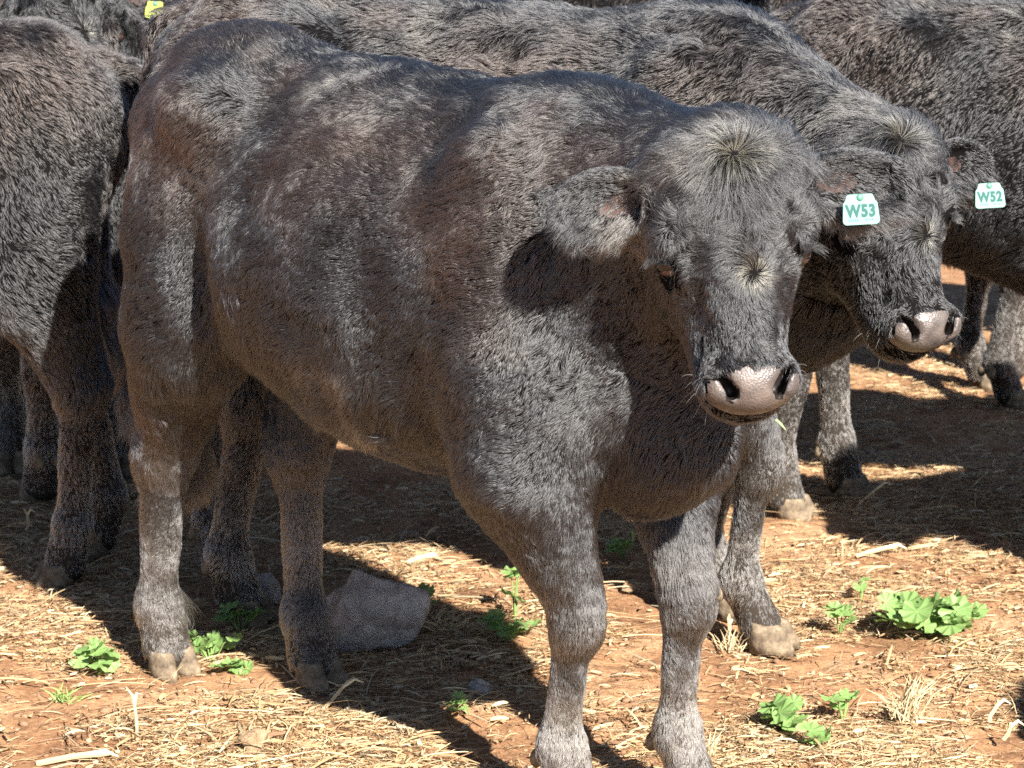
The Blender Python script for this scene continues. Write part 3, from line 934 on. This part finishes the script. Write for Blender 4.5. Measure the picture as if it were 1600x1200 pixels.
# ------------------------------------------------------------------ straw litter (uncountable): thin bent blades
M['straw'], _, _ = attr_material('dry_straw', 0.55, 0.35, transl=0.12)
def straw_mass(name, n, xr, yr, lmin, lmax, wmin, wmax, seed, zoff=0.0, up=0.18, clump=True):
    r = np.random.default_rng(seed)
    y = yr[0] + (yr[1] - yr[0]) * r.random(n) ** 1.35
    half = 0.235 * y + 0.25
    x = (r.random(n) * 2 - 1) * half
    if clump:
        p = np.stack([x, y, 0 * x], 1)
        keep = r.random(n) < np.clip(0.62 + 0.9 * vnoise(p, 0.30, 3.0) + 0.6 * vnoise(p, 0.09, 6.0), 0.06, 1)
        x, y = x[keep], y[keep]
        n = len(x)
    L_ = lmin + (lmax - lmin) * r.random(n) ** 2.2
    wd = wmin + (wmax - wmin) * r.random(n) ** 2
    a = r.normal(0.15, 1.1, n)
    el = np.abs(r.normal(0, up, n))
    K = 5
    P_ = np.zeros((n, K, 3)); 
    pos = np.stack([x, y, gh(x, y) + zoff + 0.001 + 0.010 * r.random(n)], 1)
    turn = r.normal(0, 0.35, n); P_[:, 0] = pos
    kink = r.integers(1, K, n); ks = r.normal(0, 0.7, n) * (r.random(n) < 0.35)
    for k in range(1, K):
        a = a + turn / K + np.where(kink == k, ks, 0)
        e_ = el * (1 - 1.7 * k / K)
        d = np.stack([np.cos(a) * np.cos(e_), np.sin(a) * np.cos(e_), np.sin(e_)], 1)
        P_[:, k] = P_[:, k - 1] + d * (L_ / (K - 1))[:, None]
    g_ = gh(P_[:, :, 0], P_[:, :, 1])
    P_[:, :, 2] = np.maximum(P_[:, :, 2], g_ + 0.0015)
    side = np.stack([-np.sin(a), np.cos(a), 0 * a], 1)
    roll = r.normal(0, 0.6, n)
    side = side * np.cos(roll)[:, None] + np.array([0, 0, 1.0]) * np.sin(roll)[:, None]
    prof = np.array([0.7, 1, 1, 0.9, 0.35])
    V = np.empty((n, K, 2, 3))
    off = side[:, None, :] * (wd[:, None] * prof[None] * 0.5)[:, :, None]
    V[:, :, 0] = P_ - off; V[:, :, 1] = P_ + off
    base = (np.arange(n) * K * 2)[:, None]
    q = np.array([[2 * k, 2 * k + 2, 2 * k + 3, 2 * k + 1] for k in range(K - 1)])
    F = (base[:, :, None] + q[None]).reshape(-1, 4)
    o = mesh_obj(name, V.reshape(-1, 3), F, M['straw'], smooth=True)
    pal = np.array([(0.50, 0.355, 0.19), (0.42, 0.27, 0.14), (0.60, 0.46, 0.27), (0.31, 0.18, 0.09), (0.52, 0.42, 0.28), (0.24, 0.14, 0.08), (0.36, 0.31, 0.20)])
    c = pal[r.choice(len(pal), n, p=[.28, .2, .16, .14, .1, .08, .04])] * (0.75 + 0.4 * r.random((n, 1)))
    color_attr(o, np.repeat(c, K * 2, axis=0))
    o['kind'] = 'stuff'
    return o
straw_mass('straw_litter', 230000, None, (3.7, 9.5), 0.010, 0.075, 0.0009, 0.0028, 21)
straw_mass('straw_litter', 60000, None, (3.7, 8.0), 0.008, 0.045, 0.003, 0.008, 22, up=0.3)
straw_mass('straw_litter', 5000, None, (3.7, 6.8), 0.05, 0.17, 0.0016, 0.0045, 23, zoff=0.006, up=0.35)

straw_mass('straw_litter', 5000, None, (3.7, 7.5), 0.012, 0.05, 0.0012, 0.0030, 24, up=1.0)
# crumbs of earth (uncountable)
def clods(n, seed):
    r = np.random.default_rng(seed)
    t = (1 + 5 ** .5) / 2
    ico = norm(np.array([(-1, t, 0), (1, t, 0), (-1, -t, 0), (1, -t, 0), (0, -1, t), (0, 1, t), (0, -1, -t), (0, 1, -t), (t, 0, -1), (t, 0, 1), (-t, 0, -1), (-t, 0, 1)], float))
    tri = np.array([(0, 11, 5), (0, 5, 1), (0, 1, 7), (0, 7, 10), (0, 10, 11), (1, 5, 9), (5, 11, 4), (11, 10, 2), (10, 7, 6), (7, 1, 8), (3, 9, 4), (3, 4, 2), (3, 2, 6), (3, 6, 8), (3, 8, 9), (4, 9, 5), (2, 4, 11), (6, 2, 10), (8, 6, 7), (9, 8, 1)])
    y = 3.7 + 3.6 * r.random(n) ** 1.3
    x = (r.random(n) * 2 - 1) * (0.235 * y + 0.2)
    s_ = 0.0018 + 0.0065 * r.random(n) ** 4
    V = ico[None] * (s_[:, None, None]) * (0.5 + 0.9 * r.random((n, 12, 1))) * np.array([1.2, 1, 0.65])
    V = V + np.stack([x, y, gh(x, y) + s_ * 0.25], 1)[:, None]
    F = (np.arange(n) * 12)[:, None, None] + tri[None]
    o = mesh_obj('soil_crumbs', V.reshape(-1, 3), F.reshape(-1, 3), M['clod'], smooth=False)
    c = np.array([(0.22, 0.125, 0.075)]) * (0.6 + 0.9 * r.random((n, 1)))
    color_attr(o, np.repeat(c, 12, axis=0)); o['kind'] = 'stuff'
M['clod'], _, _ = attr_material('soil_crumb', 0.95, 0.1)
clods(9000, 31)

# ------------------------------------------------------------------ cattle
camw = np.array([0, 0, CAM_H])
HERO = dict(ear_len=(0.95, 1.18), pos=(-0.165, 4.20), heading=-46.2, head=dict(poll=(0.832, -0.138, 1.096), face=-38.0, tilt=17, roll=4.0, droop=0.06),
            fore=[(0.47, -0.087), (0.545, 0.105)], hind=[(-0.646, -0.083), (-0.40, 0.078)], hips=0.045)
hero, HB = make_cow(HERO, 620000, 1, camw)

def ear_tag_for(root, B, side, text, du=0.028, dout=0.0, dfw=0.031, camloc=None, tilt=0.0, scale=1.0, mm=None, face=None):
    base, out, up, fw, c = B['ears'][side]
    q = c + np.array([du, 0, 0]) + out * dout + np.array([0, 0, 1.0]) * dfw
    cl = B['hp'] + q @ B['R']
    return ear_tag(root, cl, face, text, tilt, scale, mm)
def local_dir(heading, v):
    h_ = math.radians(heading); c_, s_ = math.cos(h_), math.sin(h_)
    return (v[0] * c_ + v[1] * s_, -v[0] * s_ + v[1] * c_, v[2])
HERD = 'black calves standing in the mob'
ear_tag_for(hero, HB, 1, 'W53', scale=0.78, dout=0.004, du=0.020, face=local_dir(HERO['heading'], (0.05, -1, 0.25)), tilt=math.radians(-3))
tag(hero, 'shaggy black calf nearest the camera, seen full length, green ear tag marked W53', 'calf', HERD)

SEC = dict(pos=(-0.02, 4.95), heading=-14, size=1.06, head=dict(poll=(0.765, -0.24, 0.957), face=-51.0, tilt=20, roll=1.0, droop=0.03),
           fore=[(0.50, -0.06), (0.40, 0.14)], hind=[(-0.50, -0.14), (-0.62, 0.10)], hips=0.05)
second, SB = make_cow(SEC, 230000, 2, camw, back_keep=0.25, thick=1.2)
ear_tag_for(second, SB, 1, 'W52', face=local_dir(SEC['heading'], (0.05, -1, 0.25)), tilt=math.radians(-3), scale=0.78, du=0.038, dout=0.040)
tag(second, 'black calf behind the nearest one, face turned to camera, green ear tag marked W52', 'calf', HERD)

GA = dict(pos=(-1.46, 5.20), heading=195, size=0.98, head=dict(poll=(0.86, 0.02, 1.17), face=6.0, tilt=34, droop=0.0),
          fore=[(0.42, -0.12), (0.50, 0.12)], hind=[(-0.60, -0.12), (-0.50, 0.12)], hips=0.03, tail=0.03)
left_calf, LB = make_cow(GA, 230000, 3, np.array([0.3, -1.0, 2.0]), res=0.015, hres=0.009, back_keep=0.8, thick=1.35)
tag(left_calf, 'brownish black calf cut off by the left edge, its rump towards the nearest calf', 'calf', HERD)
GB = dict(pos=(2.36, 3.85), heading=180, size=1.0, head=dict(poll=(1.10, 0.03, 0.50), face=4.0, tilt=42, droop=0.1),
          fore=[(0.50, -0.12), (0.42, 0.12)], hind=[(-0.60, -0.12), (-0.52, 0.12)], hips=0.03, tail=-0.03)
low_calf, _ = make_cow(GB, 60000, 4, np.array([0.0, -1.0, 2.0]), res=0.017, hres=0.010, back_keep=0.8, thick=1.6)
tag(low_calf, 'black calf with lowered head whose shadow falls at the lower right corner', 'calf', HERD)

def clone(src, x, y, hd, size, label, group=HERD):
    o = copy_tree(src)
    o.location = (x, y, 0); o.rotation_euler = (0, 0, math.radians(hd)); o.scale = (size,) * 3
    tag(o, label, 'calf', group)
    return o
clone(left_calf, 1.27, 5.74, -16, 1.03, 'broad black calf behind the W52 calf, flank and hind leg showing at right')
clone(left_calf, 0.95, 6.95, 25, 1.08, 'pale rumped calf standing behind the broad calf at upper right')
clone(left_calf, -1.28, 6.45, 118, 1.04, 'calf standing behind the left edge calf, rump and tail towards camera')
tc = clone(left_calf, -1.02, 6.75, -76, 1.10, 'calf at the top left with a yellow green ear tag, chest towards camera')
clone(left_calf, -0.25, 6.55, 8, 1.08, 'brown tinged calf whose flank fills the top edge above the nearest calf')
clone(left_calf, 0.95, 7.5, 184, 1.12, 'dark calf in the gap at the top edge, right of centre')
clone(left_calf, 2.15, 7.7, 165, 1.08, 'pale backed calf at the top right corner')
clone(left_calf, 2.25, 4.78, 195, 1.0, 'calf beyond the right edge whose long shadow crosses the straw')
clone(left_calf, -2.3, 7.3, 20, 1.1, 'calf far behind at the top left corner')
clone(left_calf, -0.2, 8.4, 170, 1.12, 'calf far behind the middle of the mob')

ec = LB['ears'][1]; el_ = Vector(LB['hp'] + (ec[4] + ec[1] * 0.03) @ LB['R'])
tgt = unproject(247, 2, 6.0)
hh_ = math.radians(-76); sz_ = 1.10
ex_ = Vector((el_.x * math.cos(hh_) - el_.y * math.sin(hh_), el_.x * math.sin(hh_) + el_.y * math.cos(hh_), el_.z)) * sz_
tc.location = (tgt.x - ex_.x, tgt.y - ex_.y, 0)
lc = Vector(((el_.x, el_.y, el_.z))) + Vector(local_dir(-76, (0.0, -0.045, 0.0)))
dz = (tgt.z - ex_.z) / sz_
ear_tag(tc, (lc.x, lc.y, lc.z + dz), local_dir(-76, (0.1, -1, 0.1)), None, 0.05, 0.62, M['tag_yellow'])
# ------------------------------------------------------------------ rocks
def rock_mesh(sx_, sy_, sz_, seed, planes=9, sub=32):
    r = np.random.default_rng(seed)
    nu, nv = sub * 2, sub
    V = []
    for j in range(nv + 1):
        th = math.pi * j / nv
        for i in range(nu):
            ph = 2 * math.pi * i / nu
            V.append((math.sin(th) * math.cos(ph), math.sin(th) * math.sin(ph), math.cos(th)))
    V = np.array(V)
    for _ in range(planes):
        n = norm(r.normal(0, 1, 3) * np.array([1, 1, 0.8])); d = 0.45 + 0.28 * r.random()
        V = V - np.maximum(V @ n - d, 0)[:, None] * n
    V = V * np.array([sx_, sy_, sz_])
    V = V + norm(V) * (vnoise(V, sx_ * 0.35, seed) * sx_ * 0.06 + vnoise(V, sx_ * 0.12, seed + 2.0) * sx_ * 0.035)[:, None]
    F = []
    for j in range(nv):
        for i in range(nu):
            F.append((j * nu + i, (j + 1) * nu + i, (j + 1) * nu + (i + 1) % nu, j * nu + (i + 1) % nu))
    return V, np.array(F)
def stone_material(name, c0, c1, c2):
    m_, t_, b_ = mat(name, rough=0.85, spec=0.25)
    v_ = objvec(t_)
    t_.links.new(ramp(t_, noise(t_, v_, 22, 8, 0.65, 0.6), [(0.3, c0), (0.5, c1), (0.7, c2)]), b_.inputs['Base Color'])
    bump(t_, b_, noise(t_, v_, 28, 10, 0.72, 0.8), 1.0, 0.022)
    return m_
M['stone'] = stone_material('grey_stone', (0.30, 0.25, 0.215), (0.50, 0.43, 0.38), (0.64, 0.57, 0.50))
M['stone_tan'] = stone_material('tan_stone', (0.26, 0.16, 0.09), (0.42, 0.29, 0.17), (0.55, 0.42, 0.28))
def rock(name, px, py, w_, d_, h_, seed, label, mm, rz=0, sink=0.25):
    g = ground_at(px, py)
    V, F = rock_mesh(w_ / 2, d_ / 2, h_ / 2, seed)
    o = mesh_obj(name, V, F, mm)
    o.location = (g.x, g.y + d_ * 0.35, h_ * (0.5 - sink)); o.rotation_euler = (0, 0, math.radians(rz))
    tag(o, label, name)
    return o
rock('rock', 570, 1022, 0.25, 0.17, 0.21, 6, 'large angular grey rock on the shaded ground between the nearest calf\'s legs', M['stone'], 10, 0.13)
rock('stone', 410, 955, 0.075, 0.07, 0.085, 9, 'brown stone half hidden behind the nearest calf\'s left hind leg', M['stone'], 0, 0.1)
rock('stone', 396, 1183, 0.072, 0.06, 0.055, 12, 'small tan stone in sunlit straw at the lower edge, left of centre', M['stone_tan'], 30, 0.2)
rock('stone', 752, 1086, 0.055, 0.05, 0.035, 15, 'small grey stone in the shade below the nearest calf\'s belly', M['stone'], 0, 0.2)
rock('stone', 985, 925, 0.05, 0.05, 0.03, 19, 'little stone in the shade between the nearest calf\'s fore legs', M['stone_tan'], 40, 0.2)

# ------------------------------------------------------------------ mallow plants
M['leaf'], t_, b_ = mat('mallow_leaf', rough=0.5, spec=0.35)
at_ = t_.nodes.new('ShaderNodeAttribute'); at_.attribute_name = 'tint'
t_.links.new(at_.outputs['Color'], b_.inputs['Base Color'])
tr_ = t_.nodes.new('ShaderNodeBsdfTranslucent'); mx_ = t_.nodes.new('ShaderNodeMixShader'); mx_.inputs[0].default_value = 0.30
hs_ = t_.nodes.new('ShaderNodeHueSaturation'); hs_.inputs['Value'].default_value = 1.5; hs_.inputs['Hue'].default_value = 0.48
t_.links.new(at_.outputs['Color'], hs_.inputs['Color']); t_.links.new(hs_.outputs[0], tr_.inputs[0])
t_.links.new(b_.outputs[0], mx_.inputs[1]); t_.links.new(tr_.outputs[0], mx_.inputs[2])
t_.links.new(mx_.outputs[0], t_.nodes['Material Output'].inputs[0])
def leaf_mesh(seed):
    r = np.random.default_rng(seed)
    na, nr = 56, 7; span = math.radians(318); lobes = 7
    V = [(0, 0, 0)]; col = [(0.30, 0.42, 0.14)]; F = []
    lobe_amp = 0.12 + 0.05 * r.random()
    curl = r.normal(0.25, 0.25); sk = r.normal(0, .2)
    for j in range(1, nr + 1):
        rr = j / nr
        for i in range(na + 1):
            t = i / na; a = -span / 2 + span * t
            lp = math.cos(2 * math.pi * lobes * t - math.pi)       # -1 between lobes
            R_ = 1.0 - lobe_amp * (1 - lp) * 0.5 * rr ** 2 + 0.025 * math.sin(2 * math.pi * lobes * 5 * t) * rr ** 3
            R_ *= 0.88 + 0.16 * math.cos(a * 0.5)
            x, y = math.cos(a) * rr * R_, math.sin(a) * rr * R_
            z = 0.085 * lp * rr ** 1.2 * (0.5 + 0.5 * rr) + curl * rr ** 2 * 0.35 + sk * x * y * 0.3 + 0.04 * r.normal() * rr ** 3 * 0.3
            V.append((x, y, z))
            vein = max(0.0, abs(lp) ** 10) if lp > 0 else 0
            k = 0.82 + 0.2 * r.random()
            col.append((0.20 * k + 0.10 * vein, 0.33 * k + 0.08 * vein, 0.105 * k + 0.05 * vein))
    for i in range(na): F.append((0, 1 + i, 2 + i))
    for j in range(nr - 1):
        for i in range(na):
            a = 1 + j * (na + 1) + i; b = a + na + 1
            F.append((a, b, b + 1, a + 1))
    o = mesh_obj('leaf', V, F, M['leaf']); color_attr(o, np.array(col)); me = o.data
    bpy.data.objects.remove(o); return me
LEAVES = [leaf_mesh(40 + i) for i in range(6)]
M['stem'], _, _ = mat('plant_stem', (0.16, 0.24, 0.07), 0.6, 0.3)
def tube(pts, r0, r1, nseg=6):
    V = []; F = []
    n = len(pts)
    for k, p in enumerate(pts):
        a = Vector(pts[min(k + 1, n - 1)]) - Vector(pts[max(k - 1, 0)]); a.normalize()
        q = a.orthogonal().normalized(); w_ = a.cross(q)
        rr = r0 + (r1 - r0) * k / (n - 1)
        for i in range(nseg):
            t = 2 * math.pi * i / nseg
            V.append(tuple(Vector(p) + (q * math.cos(t) + w_ * math.sin(t)) * rr))
    for k in range(n - 1):
        for i in range(nseg):
            F.append((k * nseg + i, k * nseg + (i + 1) % nseg, (k + 1) * nseg + (i + 1) % nseg, (k + 1) * nseg + i))
    return V, F
def mallow(px, py, nleaf, spread, leaf, seed, label, up=0.045, depth=0.7):
    r = random.Random(seed)
    g = ground_at(px, py)
    o = empty('mallow_plant', (g.x, g.y, 0))
    tag(o, label, 'weed', 'green mallow plants growing in the straw')
    for i in range(nleaf):
        a = r.uniform(0, 2 * math.pi); d = spread * math.sqrt(r.random())
        x, y = math.cos(a) * d, math.sin(a) * d * depth
        s_ = leaf * r.uniform(0.65, 1.15)
        z = up * r.uniform(0.35, 1.1) + 0.006
        V, F = tube([(x * .15, y * .15, -0.005), (x * .55, y * .55, z * .75), (x, y, z)], 0.0017, 0.0011)
        mesh_obj('stem', V, F, M['stem'], o)
        l = bpy.data.objects.new('leaf', LEAVES[r.randrange(6)]); C.objects.link(l); l.parent = o
        l.location = (x, y, z + 0.001); l.scale = (s_,) * 3
        l.rotation_euler = Euler((r.gauss(0.35, 0.35), r.gauss(0, 0.35), a + r.gauss(0, 0.8)), 'XYZ') if True else (0, 0, 0)
        l.rotation_euler = (r.gauss(0.45, 0.3), r.gauss(0, 0.3), r.gauss(-1.57, 1.1))
    return o
mallow(1455, 985, 46, 0.105, 0.032, 1, 'largest bright green mallow clump on the sunlit straw at right', 0.05, 0.75)
mallow(1312, 985, 6, 0.022, 0.026, 2, 'small mallow sprig just left of the largest clump', 0.035)
mallow(1345, 935, 3, 0.02, 0.018, 3, 'tiny mallow sprout behind and left of the largest clump', 0.035)
mallow(1225, 1135, 11, 0.035, 0.028, 4, 'mallow plant in sunlit straw near the lower edge, right of the fore legs', 0.03)
mallow(1318, 1118, 6, 0.035, 0.024, 5, 'mallow plant lying right of the lower edge one, leaves half dull', 0.03)
mallow(1275, 1165, 4, 0.022, 0.024, 6, 'flat mallow leaves lowest in the group by the lower edge', 0.02)
mallow(1177, 790, 7, 0.025, 0.030, 7, 'mallow sprig in front of the farther calf\'s hoof, beside the fore leg', 0.075)
mallow(1165, 842, 4, 0.012, 0.014, 8, 'tiny yellow green sprout beside the nearest calf\'s left fore leg', 0.02)
mallow(158, 1050, 11, 0.055, 0.026, 9, 'mallow plant at the left beside the nearest calf\'s right hind hoof', 0.04)
mallow(330, 1030, 10, 0.050, 0.026, 10, 'mallow plant between the nearest calf\'s two hind hooves', 0.04)
mallow(368, 1058, 5, 0.028, 0.028, 11, 'low mallow leaves in front of the plant between the hind hooves', 0.02)
mallow(375, 985, 7, 0.035, 0.030, 12, 'shaded mallow plant behind the hind hooves, next to the rock', 0.05)
mallow(655, 965, 6, 0.035, 0.026, 13, 'dark mallow leaves in shade against the large rock\'s right side', 0.05)
mallow(805, 965, 4, 0.014, 0.032, 14, 'upright mallow leaf half in sun beside the right fore leg', 0.09)
mallow(790, 1000, 10, 0.055, 0.026, 15, 'shaded mallow plant at the foot of the right fore leg', 0.035)
mallow(735, 1112, 6, 0.05, 0.017, 16, 'small dark mallow in deep shade below the belly', 0.02)
mallow(975, 868, 5, 0.03, 0.022, 17, 'shaded mallow sprig behind and between the fore legs', 0.03)

# ------------------------------------------------------------------ dry stalks and tufts
def blade_things(o, blades, m_):
    V = []; F = []; col = []
    for pts, w_, c_ in blades:
        n = len(pts); b0 = len(V)
        for k, p in enumerate(pts):
            a = Vector(pts[min(k + 1, n - 1)]) - Vector(pts[max(k - 1, 0)]); a.normalize()
            s_ = a.cross(Vector((0.2, -1, 0.3))).normalized() * w_ * 0.5 * (1.0 if k < n - 1 else 0.25)
            V += [tuple(Vector(p) - s_), tuple(Vector(p) + s_ + Vector((0, -.0006, 0)))]
            col += [c_, c_]
        for k in range(n - 1):
            F.append((b0 + 2 * k, b0 + 2 * k + 2, b0 + 2 * k + 3, b0 + 2 * k + 1))
    q = mesh_obj('blade_tuft', V, F, m_, o); color_attr(q, np.array(col)); return q
def single(name, V_F_col, loc, label, cat):
    V, F, col = V_F_col
    o = mesh_obj(name, V, F, M['straw']); color_attr(o, np.array(col)); o.location = loc
    tag(o, label, cat); return o
def blade_geo(blades):
    V = []; F = []; col = []
    for pts, w_, c_ in blades:
        n = len(pts); b0 = len(V)
        for k, p in enumerate(pts):
            a = (Vector(pts[min(k + 1, n - 1)]) - Vector(pts[max(k - 1, 0)])).normalized()
            s_ = a.cross(Vector((0.1, -1, 0.25))).normalized() * w_ * 0.5 * (1.0 if k < n - 1 else 0.3)
            t2 = Vector((0, -w_ * 0.25, 0))
            V += [tuple(Vector(p) - s_), tuple(Vector(p) + t2), tuple(Vector(p) + s_)]
            col += [c_] * 3
        for k in range(n - 1):
            for e in (0, 1):
                F.append((b0 + 3 * k + e, b0 + 3 * k + 3 + e, b0 + 3 * k + 4 + e, b0 + 3 * k + 1 + e))
    return V, F, col
STR = (0.46, 0.35, 0.20)
def stalk(px0, py0, px1, py1, lean, w_, label, seed, flip=False):
    """a stalk from the ground at pixel 0 towards pixel 1"""
    r = random.Random(seed)
    g = ground_at(px0, py0); e = unproject(px1, py1, g.y + lean)
    d = e - g; pts = []
    for k in range(6):
        t = k / 5
        pts.append((d.x * t + r.gauss(0, .0022) + 0.006 * math.sin(t * 3.1), d.y * t, max(0.0, d.z) * t + 0.002 + (0.006 * math.sin(t * 3.1))))
    bl = [(pts, w_, STR)]
    m2 = Vector(pts[3]); bl.append(([tuple(m2), tuple(m2 + (Vector(pts[5]) - m2) * 0.5 + Vector((0.012, 0, 0.006))), tuple(m2 + (Vector(pts[5]) - m2) * 0.7 + Vector((0.024, 0, -0.004)))], w_ * 0.8, (0.72, 0.60, 0.38)))
    return single('dry_stalk', blade_geo(bl), (g.x, g.y, 0), label, 'stalk')
stalk(500, 1112, 553, 1060, 0.03, 0.006, 'pale dry stalk rising at the shadow edge right of the left hind hoof', 1)
stalk(1335, 795, 1385, 752, 0.02, 0.006, 'thin straw stalk slanting up at the edge of the long shadow', 2)
stalk(1300, 765, 1280, 715, 0.0, 0.007, 'broad dry leaf standing beside the farther calf\'s hoof', 3)
stalk(1500, 640, 1600, 645, 0.3, 0.007, 'bent pale straw lying at the far right by the hoof', 4)
stalk(1340, 870, 1410, 855, 0.04, 0.009, 'thick pale straw lying in sunlight right of centre', 5)
stalk(1545, 1130, 1558, 1095, 0.01, 0.007, 'upright stub of straw at the lower right shadow, left one', 6)
stalk(1568, 1158, 1580, 1130, 0.0, 0.007, 'upright stub of straw at the lower right shadow, right one', 7)
stalk(40, 830, 36, 796, 0.0, 0.006, 'dry stalk standing at the left edge where the shade begins', 8)
stalk(640, 880, 672, 872, 0.03, 0.014, 'curled dry leaf catching a strip of sun behind the rock', 9)
stalk(215, 1160, 200, 1075, 0.02, 0.005, 'slender dry stalk standing below the right hind hoof', 10)
stalk(1130, 1010, 1140, 960, 0.0, 0.007, 'dry leaves standing in front of the farther hoof', 11)
stalk(60, 1195, 175, 1180, 0.0, 0.010, 'broad straw lying at the lower left corner', 12)
gb_ = unproject(1212, 655, 3.40); ge_ = unproject(1228, 672, 3.37)
single('grass_sprig', blade_geo([([(0, 0, 0), tuple((ge_ - gb_) * 0.5 + Vector((0, 0, 0.001))), tuple(ge_ - gb_)], 0.004, (0.30, 0.36, 0.20))]), tuple(gb_), 'bit of pale green grass sticking out of the nearest calf\'s mouth', 'grass blade')
def tuft(px, py, n, hgt, spr, label, seed, green=False):
    r = random.Random(seed); g = ground_at(px, py); bl = []
    for i in range(n):
        a = r.uniform(0, 2 * math.pi); s_ = r.uniform(0.2, 1) * spr; h_ = hgt * r.uniform(0.35, 1)
        b = Vector((r.gauss(0, spr * .25), r.gauss(0, spr * .2), 0)); t = b + Vector((math.cos(a) * s_, math.sin(a) * s_, h_))
        m2 = b.lerp(t, 0.5) + Vector((0, 0, h_ * 0.2)); k = r.uniform(0.7, 1.15)
        c_ = (0.20 * k, 0.30 * k, 0.08 * k) if green else tuple(v * k for v in STR)
        bl.append(([tuple(b), tuple(m2), tuple(t)], r.uniform(0.0012, 0.003), c_))
    return single('grass_tuft', blade_geo(bl), (g.x, g.y, 0), label, 'grass tuft')
tuft(1415, 1120, 70, 0.075, 0.065, 'bushy tuft of dry grass standing in sunlit straw at lower right', 1)
tuft(1140, 1015, 30, 0.045, 0.045, 'dry tuft of grass in front of the farther calf\'s splayed hoof', 2)
tuft(100, 1095, 26, 0.03, 0.045, 'short green grass tuft left of the right hind hoof', 3, True)
tuft(690, 985, 60, 0.04, 0.09, 'grey dead grass tuft in shade right of the large rock', 4)
tuft(1100, 1180, 24, 0.04, 0.05, 'dry grass tuft beside the left fore hoof at the lower edge', 5)
